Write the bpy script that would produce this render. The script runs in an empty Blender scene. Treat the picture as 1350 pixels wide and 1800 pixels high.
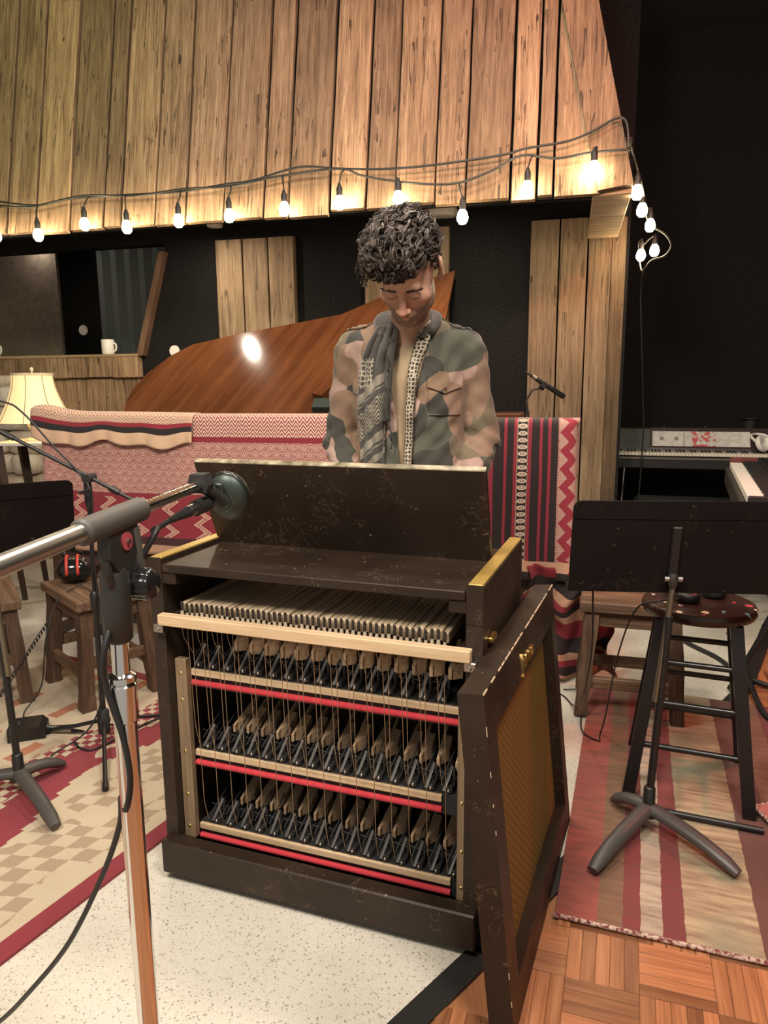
import bpy, bmesh, math, random
import numpy as np
from mathutils import Vector, Matrix, Euler

random.seed(7)
rng = np.random.default_rng(11)
SC = bpy.context.scene
COL = SC.collection
PI = math.pi

# ------------------------------------------------------------------ camera
F_PX, PITCH, ROLL, CAM_H = 1264.0, .17645, -.00871, 1.3154
cam_d = bpy.data.cameras.new('camera')
cam_d.sensor_fit = 'VERTICAL'
cam_d.sensor_height = 36.0
cam_d.lens = 36.0 * F_PX / 1800.0
cam_d.clip_start = .05
cam = bpy.data.objects.new('camera', cam_d)
COL.objects.link(cam)
_fw = Vector((0, math.cos(PITCH), -math.sin(PITCH)))
_up0 = Vector((0, math.sin(PITCH), math.cos(PITCH)))
_rt0 = Vector((1, 0, 0))
_rt = _rt0 * math.cos(ROLL) + _up0 * math.sin(ROLL)
_up = -_rt0 * math.sin(ROLL) + _up0 * math.cos(ROLL)
cam.matrix_world = Matrix(((_rt.x, _up.x, -_fw.x, 0), (_rt.y, _up.y, -_fw.y, 0), (_rt.z, _up.z, -_fw.z, CAM_H), (0, 0, 0, 1)))
SC.camera = cam

# ------------------------------------------------------------------ world, lights, exposure
world = bpy.data.worlds.new('world')
SC.world = world
world.use_nodes = True
world.node_tree.nodes['Background'].inputs[0].default_value = (1.0, .91, .81, 1)
world.node_tree.nodes['Background'].inputs[1].default_value = .27

def lamp(kind, name, loc, target, power, color, size=.5, **kw):
    d = bpy.data.lights.new(name, kind)
    d.energy = power
    d.color = color
    if kind == 'AREA':
        d.shape = 'DISK'
        d.size = size
    else:
        d.shadow_soft_size = size
    for k, v in kw.items():
        setattr(d, k, v)
    o = bpy.data.objects.new(name, d)
    COL.objects.link(o)
    o.location = loc
    o.rotation_euler = (Vector(target) - Vector(loc)).to_track_quat('-Z', 'Y').to_euler()
    return o

# ceiling lamps of the studio, over and behind the photographer
lamp('AREA', 'ceiling_lamp', (-1.0, .1, 3.25), (-.5, 2.2, .5), 74, (1.0, .90, .77), .8)
lamp('AREA', 'ceiling_lamp', (.7, .2, 3.25), (.3, 2.4, .6), 52, (1.0, .89, .77), .7)
lamp('AREA', 'ceiling_lamp', (.1, 2.5, 3.3), (0.0, 2.4, 0), 24, (1.0, .88, .74), .35)
# ceiling downlights under the canopy, above the piano
lamp('AREA', 'canopy_lamp', (-1.13, 4.70, 2.33), (-1.2, 4.7, 0), 7.5, (1.0, .86, .68), .05)
lamp('AREA', 'canopy_lamp', (.36, 4.06, 2.33), (.4, 4.2, 0), 8, (1.0, .86, .68), .10)
# coloured stage spots: yellow-green on the left of the canopy, red on the right
lamp('SPOT', 'yellow_spot', (-2.3, 1.0, 3.2), (-2.1, 4.3, 2.95), 95, (.80, 1.0, .20), .12, spot_size=math.radians(50), spot_blend=1.0)
lamp('SPOT', 'red_spot', (2.0, .7, 3.2), (.95, 3.5, 2.75), 235, (1.0, .20, .12), .12, spot_size=math.radians(48), spot_blend=1.0)
lamp('SPOT', 'red_spot', (2.6, 2.6, 3.2), (1.0, 2.3, 0), 120, (1.0, .20, .14), .12, spot_size=math.radians(60), spot_blend=1.0)
SC.view_settings.view_transform = 'Standard'
SC.view_settings.look = 'None'
SC.view_settings.exposure = .58
SC.view_settings.gamma = 1
SC.view_settings.use_curve_mapping = False

# ------------------------------------------------------------------ object helpers
def empty(name, loc=(0, 0, 0), rz=0.0, label=None, cat=None, group=None, parent=None):
    o = bpy.data.objects.new(name, None)
    o.empty_display_size = .05
    COL.objects.link(o)
    o.location = loc
    o.rotation_euler = (0, 0, rz)
    if parent:
        o.parent = parent
    return tag(o, label, cat, group)

def tag(o, label=None, cat=None, group=None, kind=None):
    if label: o['label'] = label
    if cat: o['category'] = cat
    if group: o['group'] = group
    if kind: o['kind'] = kind
    return o

def inst(me, name, parent=None, loc=(0, 0, 0), rot=(0, 0, 0), scale=(1, 1, 1)):
    o = bpy.data.objects.new(name, me)
    COL.objects.link(o)
    o.location = loc
    o.rotation_euler = rot
    o.scale = scale
    if parent: o.parent = parent
    return o

class MB:
    """mesh builder: collects verts, faces and uvs, linked as one mesh object"""
    def __init__(s):
        s.v, s.f, s.uv = [], [], []
    def add(s, verts, faces, uvs=None):
        b = len(s.v)
        s.v += [tuple(p) for p in verts]
        s.f += [tuple(i + b for i in f) for f in faces]
        s.uv += list(uvs) if uvs is not None else [(p[0], p[2]) for p in verts]
        return s
    def box(s, lo, hi, bev=0.0, M=None):
        lo, hi = list(lo), list(hi)
        for i in range(3):
            if lo[i] > hi[i]: lo[i], hi[i] = hi[i], lo[i]
        if bev <= 0:
            vs = [(x, y, z) for x in (lo[0], hi[0]) for y in (lo[1], hi[1]) for z in (lo[2], hi[2])]
            fs = [(0, 1, 3, 2), (4, 6, 7, 5), (0, 4, 5, 1), (2, 3, 7, 6), (0, 2, 6, 4), (1, 5, 7, 3)]
        else:
            bev = min(bev, .45 * min(hi[i] - lo[i] for i in range(3)))
            vs, fs, ix = [], [], {}
            for sx in (0, 1):
                for sy in (0, 1):
                    for sz in (0, 1):
                        c = [(lo, hi)[sx][0], (lo, hi)[sy][1], (lo, hi)[sz][2]]
                        sg = [1 - 2 * sx, 1 - 2 * sy, 1 - 2 * sz]
                        for a in range(3):
                            p = [c[i] + (0 if i == a else sg[i] * bev) for i in range(3)]
                            ix[(sx, sy, sz, a)] = len(vs)
                            vs.append(p)
            q = [(0, 0), (0, 1), (1, 1), (1, 0)]
            for a in range(3):
                o1, o2 = [i for i in range(3) if i != a]
                for sd in (0, 1):
                    f = []
                    for (m, n) in q:
                        k = [0, 0, 0]; k[a] = sd; k[o1] = m; k[o2] = n
                        f.append(ix[(*k, a)])
                    fs.append(f)
            for a in range(3):
                o1, o2 = [i for i in range(3) if i != a]
                for m in (0, 1):
                    for n in (0, 1):
                        k0 = [0, 0, 0]; k1 = [0, 0, 0]
                        k0[o1] = k1[o1] = m; k0[o2] = k1[o2] = n; k1[a] = 1
                        fs.append([ix[(*k0, o1)], ix[(*k0, o2)], ix[(*k1, o2)], ix[(*k1, o1)]])
            for sx in (0, 1):
                for sy in (0, 1):
                    for sz in (0, 1):
                        fs.append([ix[(sx, sy, sz, a)] for a in range(3)])
        if M is not None:
            vs = [tuple(M @ Vector(p)) for p in vs]
        return s.add(vs, fs)
    def tube(s, pts, rad, n=8, cap=True, flat=1.0):
        pts = [Vector(p) for p in pts]
        m = len(pts)
        rads = rad if hasattr(rad, '__len__') else [rad] * m
        tan = [(pts[min(i + 1, m - 1)] - pts[max(i - 1, 0)]).normalized() for i in range(m)]
        ref = Vector((0, 0, 1)) if abs(tan[0].z) < .9 else Vector((1, 0, 0))
        nx = tan[0].cross(ref).normalized()
        vs = []
        ln = 0.0
        uv = []
        for i in range(m):
            if i:
                ln += (pts[i] - pts[i - 1]).length
                nx = (nx - tan[i] * nx.dot(tan[i]))
                nx = nx.normalized() if nx.length > 1e-6 else tan[i].orthogonal().normalized()
            ny = tan[i].cross(nx)
            for k in range(n):
                a = 2 * PI * k / n
                vs.append(pts[i] + nx * (math.cos(a) * rads[i]) + ny * (math.sin(a) * rads[i] * flat))
                uv.append((k / n, ln))
        fs = [(i * n + k, i * n + (k + 1) % n, (i + 1) * n + (k + 1) % n, (i + 1) * n + k) for i in range(m - 1) for k in range(n)]
        if cap:
            fs.append(tuple(range(n - 1, -1, -1)))
            fs.append(tuple((m - 1) * n + k for k in range(n)))
        return s.add(vs, fs, uv)
    def cyl(s, a, b, r, r2=None, n=12):
        return s.tube([a, b], [r, r if r2 is None else r2], n)
    def lathe(s, prof, n=20, c=(0, 0, 0), M=None):
        vs = []
        for (r, z) in prof:
            for k in range(n):
                a = 2 * PI * k / n
                p = Vector((c[0] + r * math.cos(a), c[1] + r * math.sin(a), c[2] + z))
                vs.append(tuple(M @ p) if M is not None else tuple(p))
        m = len(prof)
        fs = [(i * n + k, i * n + (k + 1) % n, (i + 1) * n + (k + 1) % n, (i + 1) * n + k) for i in range(m - 1) for k in range(n)]
        if prof[0][0] > 1e-5: fs.append(tuple(range(n - 1, -1, -1)))
        if prof[-1][0] > 1e-5: fs.append(tuple((m - 1) * n + k for k in range(n)))
        return s.add(vs, fs)
    def prism(s, poly, z0, z1, M=None):
        n = len(poly)
        vs = [(p[0], p[1], z0) for p in poly] + [(p[0], p[1], z1) for p in poly]
        if M is not None: vs = [tuple(M @ Vector(p)) for p in vs]
        fs = [tuple(range(n - 1, -1, -1)), tuple(range(n, 2 * n))] + [(i, (i + 1) % n, n + (i + 1) % n, n + i) for i in range(n)]
        return s.add(vs, fs)
    def sheet(s, fn, nu, nv, thick=0.0):
        """grid of fn(i/nu, j/nv) -> (point, uv); thick gives it a back side offset along normals"""
        P = [[fn(i / nu, j / nv) for j in range(nv + 1)] for i in range(nu + 1)]
        vs = [P[i][j][0] for i in range(nu + 1) for j in range(nv + 1)]
        uv = [P[i][j][1] for i in range(nu + 1) for j in range(nv + 1)]
        w = nv + 1
        fs = [(i * w + j, (i + 1) * w + j, (i + 1) * w + j + 1, i * w + j + 1) for i in range(nu) for j in range(nv)]
        if thick:
            A = np.array([tuple(p) for p in vs]).reshape(nu + 1, w, 3)
            N = np.cross(np.gradient(A, axis=0), np.gradient(A, axis=1))
            N /= np.linalg.norm(N, axis=2, keepdims=True) + 1e-9
            B = (A - N * thick).reshape(-1, 3)
            k = len(vs)
            vs = list(vs) + [tuple(p) for p in B]
            uv = uv + uv
            fs += [tuple(k + q for q in reversed(f)) for f in fs]
            edge = [(i, 0) for i in range(nu + 1)] + [(nu, j) for j in range(1, w)] + [(i, nv) for i in range(nu - 1, -1, -1)] + [(0, j) for j in range(nv - 1, 0, -1)]
            e = [i * w + j for i, j in edge]
            for q in range(len(e)):
                a, b = e[q], e[(q + 1) % len(e)]
                fs.append((b, a, k + a, k + b))
        return s.add(vs, fs, uv)
    def mesh(s, name, mats, smooth=None, fix=True):
        me = bpy.data.meshes.new(name)
        me.from_pydata(s.v, [], s.f)
        ul = me.uv_layers.new(name='UVMap')
        li = np.empty(len(me.loops), dtype=np.int32)
        me.loops.foreach_get('vertex_index', li)
        ul.data.foreach_set('uv', np.array(s.uv, dtype=np.float32)[li].ravel())
        for m in (mats if isinstance(mats, (list, tuple)) else [mats]):
            me.materials.append(m)
        if fix:
            bm = bmesh.new(); bm.from_mesh(me)
            bmesh.ops.recalc_face_normals(bm, faces=bm.faces)
            bm.to_mesh(me); bm.free()
        if smooth is not None:
            me.polygons.foreach_set('use_smooth', [True] * len(me.polygons))
            if smooth < 180:
                me.set_sharp_from_angle(angle=math.radians(smooth))
        me.update()
        return me
    def build(s, name, mat, parent=None, smooth=None, loc=(0, 0, 0), rot=(0, 0, 0), fix=True):
        return inst(s.mesh(name, mat, smooth, fix), name, parent, loc, rot)

def spline(pts, n=8):
    """Catmull-Rom through pts"""
    P = [Vector(p) for p in pts]
    P = [P[0] * 2 - P[1]] + P + [P[-1] * 2 - P[-2]]
    out = []
    for i in range(1, len(P) - 2):
        for k in range(n):
            t = k / n
            out.append(.5 * ((2 * P[i]) + (P[i + 1] - P[i - 1]) * t + (2 * P[i - 1] - 5 * P[i] + 4 * P[i + 1] - P[i + 2]) * t * t + (3 * P[i] - P[i - 1] - 3 * P[i + 1] + P[i + 2]) * t ** 3))
    out.append(P[-2])
    return out

# ------------------------------------------------------------------ material helpers
class X:
    """a shader value that can be used in arithmetic"""
    def __init__(s, m, k): s.m, s.k = m, k
    def op(s, o, *a):
        n = s.m.nt.nodes.new('ShaderNodeMath'); n.operation = o
        for i, q in enumerate((s,) + a): s.m.plug(n.inputs[i], q)
        return X(s.m, n.outputs[0])
    def __add__(s, b): return s.op('ADD', b)
    __radd__ = __add__
    def __sub__(s, b): return s.op('SUBTRACT', b)
    def __rsub__(s, b): return (s * -1.0) + b
    def __mul__(s, b): return s.op('MULTIPLY', b)
    __rmul__ = __mul__
    def __truediv__(s, b): return s.op('DIVIDE', b)
    def fract(s): return s.op('FRACT')
    def floor(s): return s.op('FLOOR')
    def abs(s): return s.op('ABSOLUTE')
    def sin(s): return s.op('SINE')
    def cos(s): return s.op('COSINE')
    def sqrt(s): return s.op('SQRT')
    def lt(s, b): return s.op('LESS_THAN', b)
    def gt(s, b): return s.op('GREATER_THAN', b)
    def mn(s, b): return s.op('MINIMUM', b)
    def mx(s, b): return s.op('MAXIMUM', b)
    def mod(s, b): return s.op('FLOORED_MODULO', b)
    def tri(s): return (s.fract() - .5).abs() * 2.0
    def between(s, a, b): return s.gt(a) * s.lt(b)

class Mat:
    def __init__(s, name, color=(.5, .5, .5), rough=.5, metal=0.0, spec=.5):
        s.mat = bpy.data.materials.new(name)
        s.mat.use_nodes = True
        s.nt = s.mat.node_tree
        s.b = s.nt.nodes['Principled BSDF']
        s.set('Base Color', color); s.set('Roughness', rough); s.set('Metallic', metal); s.set('Specular IOR Level', spec)
        s._tc = None
    def plug(s, sock, v):
        if isinstance(v, X): v = v.k
        if hasattr(v, 'is_linked') or isinstance(v, bpy.types.NodeSocket):
            s.nt.links.new(v, sock)
        elif isinstance(v, (tuple, list)):
            sock.default_value = (*v, 1) if len(v) == 3 and len(sock.default_value) == 4 else v
        else:
            sock.default_value = v
    def set(s, name, v):
        s.plug(s.b.inputs[name], v); return s
    def tc(s):
        if s._tc is None: s._tc = s.nt.nodes.new('ShaderNodeTexCoord')
        return s._tc
    def sep(s, vec):
        n = s.nt.nodes.new('ShaderNodeSeparateXYZ'); s.plug(n.inputs[0], vec)
        return X(s, n.outputs[0]), X(s, n.outputs[1]), X(s, n.outputs[2])
    def comb(s, x, y, z=0.0):
        n = s.nt.nodes.new('ShaderNodeCombineXYZ')
        for i, q in enumerate((x, y, z)): s.plug(n.inputs[i], q)
        return n.outputs[0]
    def uv(s):
        return s.sep(s.tc().outputs['UV'])[:2]
    def obj(s): return s.tc().outputs['Object']
    def rand(s):
        n = s.nt.nodes.new('ShaderNodeObjectInfo'); return X(s, n.outputs['Random'])
    def attr(s, name):
        n = s.nt.nodes.new('ShaderNodeAttribute'); n.attribute_name = name; return X(s, n.outputs['Fac'])
    def mapped(s, scale, vec=None, off=None):
        n = s.nt.nodes.new('ShaderNodeMapping')
        s.plug(n.inputs[0], vec if vec is not None else s.obj())
        n.inputs['Scale'].default_value = scale
        if off is not None: s.plug(n.inputs['Location'], off)
        return n.outputs[0]
    def noise(s, scale=5., detail=4., vec=None, rough=.55, dist=0., color=False):
        n = s.nt.nodes.new('ShaderNodeTexNoise')
        s.plug(n.inputs['Vector'], vec if vec is not None else s.obj())
        n.inputs['Scale'].default_value = scale; n.inputs['Detail'].default_value = detail
        n.inputs['Roughness'].default_value = rough; n.inputs['Distortion'].default_value = dist
        return n.outputs['Color'] if color else X(s, n.outputs['Fac'])
    def voro(s, scale=5., vec=None, feature='F1', out='Distance', rnd=1.0):
        n = s.nt.nodes.new('ShaderNodeTexVoronoi'); n.feature = feature
        s.plug(n.inputs['Vector'], vec if vec is not None else s.obj())
        n.inputs['Scale'].default_value = scale; n.inputs['Randomness'].default_value = rnd
        return n.outputs[out] if out in ('Color', 'Position') else X(s, n.outputs[out])
    def ramp(s, fac, stops, mode='LINEAR'):
        n = s.nt.nodes.new('ShaderNodeValToRGB'); n.color_ramp.interpolation = mode
        e = n.color_ramp.elements
        while len(e) < len(stops): e.new(.5)
        for q, (p, c) in zip(e, stops):
            q.position = p
            q.color = (*c, 1) if hasattr(c, '__len__') else (c, c, c, 1)
        s.plug(n.inputs[0], fac)
        return n.outputs[0]
    def mix(s, fac, a, b, mode='MIX'):
        n = s.nt.nodes.new('ShaderNodeMix'); n.data_type = 'RGBA'; n.blend_type = mode
        s.plug(n.inputs[0], fac); s.plug(n.inputs[6], a); s.plug(n.inputs[7], b)
        return n.outputs[2]
    def bump(s, h, strength=.3, dist=.01):
        n = s.nt.nodes.new('ShaderNodeBump'); n.inputs['Strength'].default_value = strength; n.inputs['Distance'].default_value = dist
        s.plug(n.inputs['Height'], h); s.nt.links.new(n.outputs[0], s.b.inputs['Normal']); return s

def simple(name, color, rough=.5, metal=0., spec=.5):
    return Mat(name, color, rough, metal, spec).mat

def wood(name, c0, c1, c2, axis=2, scale=1.0, rough=.75, vary=.35, bump=.35, fine=1.0, old=0.0):
    """weathered board: grain runs along axis, every object gets its own shift and tone"""
    m = Mat(name, rough=rough)
    r = m.rand()
    sc = [34 * scale] * 3; sc[axis] = 1.6 * scale
    vec = m.mapped(sc, off=m.comb(r * 37.0, r * 91.0, r * 53.0))
    g = m.noise(1.0, 6, vec, .62, .6)
    sc2 = [120 * scale * fine] * 3; sc2[axis] = 5 * scale
    g2 = m.noise(1.0, 3, m.mapped(sc2, off=m.comb(r * 17.0, r * 31.0, r * 11.0)), .6)
    big = m.noise(2.4 * scale, 2, m.mapped([1, 1, 1], off=m.comb(r * 5, r * 9, r * 3)))
    t = g * .62 + g2 * .38
    c = m.ramp(t, [(.30, c0), (.50, c1), (.68, c2)])
    if old:      # split lines, knots and nail holes of weathered boards
        so_ = [26 * scale] * 3; so_[axis] = .9 * scale
        nn = m.noise(1.0, 3, m.mapped(so_, off=m.comb(r * 71.0, r * 13.0, r * 29.0)), .5, 1.0)
        crack = (nn - .5).abs().lt(.012) * m.noise(3.0, 2, m.mapped([1, 1, 1], off=m.comb(r * 3, r * 7, r * 5))).gt(.50)
        so2 = [260 * scale] * 3; so2[axis] = 7 * scale
        hair_ = m.noise(1.0, 2, m.mapped(so2, off=m.comb(r * 41.0, r * 23.0, r * 61.0)), .5).lt(.40)
        sv = [1.0] * 3; sv[axis] = .35
        vk = m.voro(5.5, m.mapped(sv, off=m.comb(r * 19.0, r * 47.0, r * 83.0)))
        knot = vk.lt(.055)
        nail = m.voro(14.0, m.mapped([1, 1, 1], off=m.comb(r * 7.0, r * 5.0, r * 91.0))).lt(.035)
        c = m.mix(hair_ * (.45 * old), c, c0)
        c = m.mix(crack * (.8 * old), c, tuple(q * .3 for q in c0))
        c = m.mix(knot.mx(nail) * (.85 * old), c, tuple(q * .25 for q in c0))
        t = t - crack * .6 - knot * .3
    k = (r - .5) * vary + (big - .5) * .5 + 1.0
    c = m.mix(1.0, c, m.comb(k, k, k), 'MULTIPLY')
    m.set('Base Color', c)
    m.set('Roughness', rough)
    m.bump(t, bump, .006)
    return m.mat
# ------------------------------------------------------------------ materials shared by many things
BARN = wood('barn_wood', (.085, .048, .025), (.26, .162, .090), (.40, .275, .165), 2, 1.25, .85, .6, .7, 1.0, 1.0)
BARN_X = wood('barn_wood_flat', (.10, .062, .034), (.25, .165, .09), (.38, .27, .155), 0, 1.0, .85, .5, .5)
PILLAR = wood('pillar_wood', (.075, .045, .024), (.205, .135, .075), (.30, .208, .125), 2, .9, .8, .4, .4, 1.0, .8)
RUSTIC = wood('rustic_wood', (.020, .010, .006), (.072, .036, .019), (.135, .078, .045), 2, 1.3, .7, .4, .6)
RUSTIC_X = wood('rustic_wood_flat', (.032, .017, .010), (.115, .062, .033), (.22, .132, .078), 0, 1.3, .7, .4, .6)
BLACKWALL = (lambda m: (m.set('Base Color', m.ramp(m.noise(60, 3), [(.3, (.006, .0055, .005)), (.7, (.015, .0135, .013))])), m)[1])(Mat('black_wall_cloth', rough=.95, spec=.2)).mat
DARKVOID = simple('dark_interior', (.004, .004, .004), .95, 0, .1)
BLACK = simple('black_paint', (.010, .009, .009), .42)
BLACKMATTE = simple('black_matte', (.012, .011, .011), .75)
RUBBER = simple('black_rubber', (.012, .012, .012), .55)
CHROME = simple('chrome', (.82, .80, .78), .12, 1.0)
STEEL = simple('worn_steel', (.45, .43, .40), .35, 1.0)
BRASS = simple('brass', (.86, .60, .20), .28, 1.0)
REFLSTRIP = (lambda m: (m.set('Base Color', m.ramp(m.noise(9, 3, m.mapped([1, .3, 1])), [(.35, (.55, .36, .09)), (.65, (.72, .52, .17))])), m)[1])(Mat('reflection_edge_strip', rough=.3, metal=.55)).mat  # gold tone stands for the yellow reflection on the top edges
WHITEPLASTIC = simple('white_plastic', (.75, .72, .66), .4)

# ------------------------------------------------------------------ floor
TH = math.radians(-14.35)
U = Vector((math.cos(TH), math.sin(TH), 0)); V = Vector((-math.sin(TH), math.cos(TH), 0))
m = Mat('speckled_terrazzo', rough=.42)
sp = m.voro(115).lt(.30) * m.noise(70, 2).gt(.50)
sp2 = m.voro(240).lt(.28) * m.noise(120, 2).gt(.49)
base = m.ramp(m.noise(2.2, 4), [(.3, (.60, .565, .485)), (.7, (.71, .675, .595))])
base = m.mix(m.noise(45, 3) * .35, base, (.52, .46, .36))
base = m.mix(sp * .62, base, (.16, .125, .09))
base = m.mix(sp2 * .55, base, (.24, .20, .15))
m.set('Base Color', base); m.bump(m.noise(30, 3), .05, .003)
TERR = m.mat

STRIP = [(-.68, .52), (-.015, 1.275), (.20, 1.50), (1.535, 2.956), (2.05, 3.74), (3.1, 5.2)]
mb = MB()
poly = [(-3.6, -.6), (-1.6, -.6)] + STRIP + [(3.1, 6.4), (-3.6, 6.4)]
mb.add([(x, y, 0) for x, y in poly], [tuple(range(len(poly)))])
# thin slab edge below
FLOOR = mb.build('floor', TERR); tag(FLOOR, kind='structure')
PARQ_UNDER = wood('parquet_underlay', (.20, .075, .03), (.34, .14, .06), (.44, .20, .09), 1, .6, .35, .2, .1)
mb = MB()
poly = [(-1.6, -.6), (4.2, -.6), (4.2, 6.4), (3.1, 6.4)] + STRIP[::-1]
mb.add([(x, y, -.004) for x, y in poly], [tuple(range(len(poly)))])
tag(mb.build('floor', PARQ_UNDER), kind='structure')
PFL = bpy.data.objects['floor.001']
# black threshold strip between terrazzo and parquet
mb = MB()
sp_ = [Vector((x, y, 0)) for x, y in STRIP]
for a, b in zip(sp_[:-1], sp_[1:]):
    d = (b - a).normalized(); n = Vector((d.y, -d.x, 0))
    q = [a - d * .01, b + d * .01, b + d * .01 + n * .062, a - d * .01 + n * .062]
    mb.prism([(p.x, p.y) for p in q], -.002, .004)
tag(mb.build('trim_1', simple('black_threshold', (.018, .016, .015), .5)), kind='structure')

# parquet blocks: five slats to a square, turned block by block
PARQ = wood('parquet_slat', (.15, .052, .022), (.29, .115, .050), (.40, .185, .088), 0, 1.1, .32, .9, .12)
PA = math.radians(-18.5)
pu = Vector((math.cos(PA), math.sin(PA), 0)); pv = Vector((-math.sin(PA), math.cos(PA), 0))
TS = .158; NS = 5
sw = TS / NS
me_slat = MB().box((-TS / 2 + .0006, -sw / 2 + .0006, -.006), (TS / 2 - .0006, sw / 2 - .0006, 0), .0008).mesh('slat', PARQ)
P0 = Vector((.448, 1.558, 0))
def strip_side(p):
    best = None
    for a, b in zip(STRIP[:-1], STRIP[1:]):
        ax, ay = a; bx, by = b
        L = math.hypot(bx - ax, by - ay)
        t = ((p.x - ax) * (bx - ax) + (p.y - ay) * (by - ay)) / L
        dd = ((p.x - ax) * (by - ay) - (p.y - ay) * (bx - ax)) / L
        if -.02 <= t <= L + .02 and (best is None or abs(dd) < abs(best)): best = dd
    return best if best is not None else -1
cnt = 0
for i in range(-8, 14):
    for j in range(-4, 20):
        c = P0 + pu * ((i + .5) * TS) + pv * ((j + .5) * TS)
        near = (1.10 < c.y < 1.78 and -.3 < c.x < 1.15 and c.y < 1.80 - .36 * (c.x - .42))
        far = (2.72 < c.y < 3.75 and c.x > 1.42 and c.x < 2.05 and c.x / c.y < .60)
        if not (near or far): continue
        for k in range(NS):
            o = (k - NS / 2 + .5) * sw
            turn = (i + j) % 2
            p = c + (pv if not turn else pu) * o
            if strip_side(p) < .078: continue
            s = inst(me_slat, 'slat', PFL, (p.x, p.y, random.uniform(-.0008, .0)), (0, 0, PA + (PI / 2 if turn else 0)))
            cnt += 1

# ------------------------------------------------------------------ walls (local frame of the room: x along the back wall, y deeper, z up)
W0 = Vector((-1.127, 5.2, 0))
def wallobj(mb, name, mat, parent=None, kind='structure', smooth=None):
    o = mb.build(name, mat, parent, smooth)
    if parent is None:
        o.location = W0; o.rotation_euler = (0, 0, TH)
        if kind: o['kind'] = kind
    return o
mb = MB()
mb.box((-.40, 0, 0), (2.70, .12, 3.75)).box((-3.0, 0, 2.30), (-.40, .12, 3.75)).box((-3.0, 0, 0), (-.40, .12, 1.53))
mb.add([(-.40, 0, 1.53), (-.40, 0, 2.3), (-.64, 0, 1.53), (-.40, .12, 1.53), (-.40, .12, 2.3), (-.64, .12, 1.53)], [(0, 1, 2), (3, 5, 4), (1, 4, 5, 2), (0, 2, 5, 3), (0, 3, 4, 1)])
wallobj(mb, 'wall_back', BLACKWALL)
mb = MB().box((2.48, 0.12, 0), (2.58, 1.3, 3.75)).box((2.48, 1.2, 0), (5.6, 1.32, 3.75))
wallobj(mb, 'wall_alcove', BLACKWALL)
mb = MB().box((5.5, -5, 0), (5.62, 1.3, 3.75))
wallobj(mb, 'wall_right', BLACKWALL)
mb = MB().box((-3.0, -5.2, 0), (-2.88, .1, 3.75))
wallobj(mb, 'wall_left', simple('wall_left_brown', (.16, .10, .06), .9))
mb = MB().box((-3.0, -5.2, 3.75), (5.6, 1.3, 3.85))
wallobj(mb, 'ceiling', simple('black_ceiling', (.03, .027, .024), .9))
mb = MB().box((-3.0, -1.04, 2.395), (2.62, 0, 2.42))
wallobj(mb, 'ceiling', simple('canopy_ceiling', (.022, .019, .017), .9))

# wooden pillars of three boards on the back wall
def pillar(name, us, z1, extra=None, y0=-.05):
    p = empty(name); p.location = W0; p.rotation_euler = (0, 0, TH); p['kind'] = 'structure'
    for a, b in zip(us[:-1], us[1:]):
        q = MB()
        nz = 6
        xa = [a + .003 + random.uniform(0, .003) for _ in range(nz + 1)]
        xb = [b - .003 - random.uniform(0, .003) for _ in range(nz + 1)]
        yy = y0 + random.uniform(-.004, .004)
        vs, fs = [], []
        for i in range(nz + 1):
            z = z1 * i / nz
            vs += [(xa[i], yy + .003, z), (xa[i] + .004, yy, z), (xb[i] - .004, yy, z), (xb[i], yy + .003, z), (xb[i], 0, z), (xa[i], 0, z)]
        for i in range(nz):
            for k in range(6):
                fs.append((i * 6 + k, i * 6 + (k + 1) % 6, i * 6 + 6 + (k + 1) % 6, i * 6 + 6 + k))
        fs += [(5, 4, 3, 2, 1, 0), tuple(nz * 6 + k for k in range(6))]
        q.add(vs, fs)
        q.build('plank', PILLAR, p)
    return p
pillar('trim_2', [0, .199, .387, .575], 2.285)
pillar('trim_3', [1.057, 1.24, 1.43, 1.615], 2.285)
pr = pillar('trim_4', [2.115, 2.292, 2.46, 2.60], 2.285)
q = MB(); q.prism([(2.60, -.052), (2.70, .012), (2.69, .03), (2.59, -.03)], 0, 2.285)
q.build('plank', PILLAR, pr)

# ------------------------------------------------------------------ control-room window on the left of the back wall
WIN = empty('window_1'); WIN.location = W0; WIN.rotation_euler = (0, 0, TH); WIN['kind'] = 'structure'
jam = MB()
jam.prism([(-.655, 1.53), (-.605, 1.53), (-.385, 2.235), (-.425, 2.235)], -.02, .16, Matrix.Rotation(PI / 2, 4, 'X') @ Matrix.Translation((0, 0, -.10)))
jam.build('window_jamb', wood('jamb_wood', (.06, .032, .018), (.13, .07, .04), (.18, .10, .06), 2, .8, .6, .2, .2), WIN)
g = Mat('window_glass', (1, 1, 1), .03)
g.set('Transmission Weight', 1.0); g.set('IOR', 1.12)
MB().box((-2.85, .05, 1.52), (-.47, .056, 2.31)).build('pane', g.mat, WIN)
mb = MB().box((-2.9, .9, 1.2), (-.3, .92, 2.6)).box((-2.9, .12, 1.2), (-2.88, .9, 2.6)).box((-.36, .12, 1.2), (-.34, .9, 2.6)).box((-2.9, .12, 2.5), (-.3, .9, 2.52)).box((-2.9, .12, 1.2), (-.3, .9, 1.22))
mb.build('booth_lining', simple('booth_black', (.02, .024, .024), .9), WIN)
MB().box((-2.88, .35, 1.22), (-1.58, .38, 2.5)).build('booth_panel', (lambda m: (m.set('Base Color', m.ramp(m.noise(30, 4), [(.3, (.13, .10, .075)), (.7, (.20, .155, .12))])), m)[1])(Mat('booth_panel_brown', rough=.9)).mat, WIN)
gm = simple('booth_curtain', (.17, .20, .20), .9)
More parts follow.
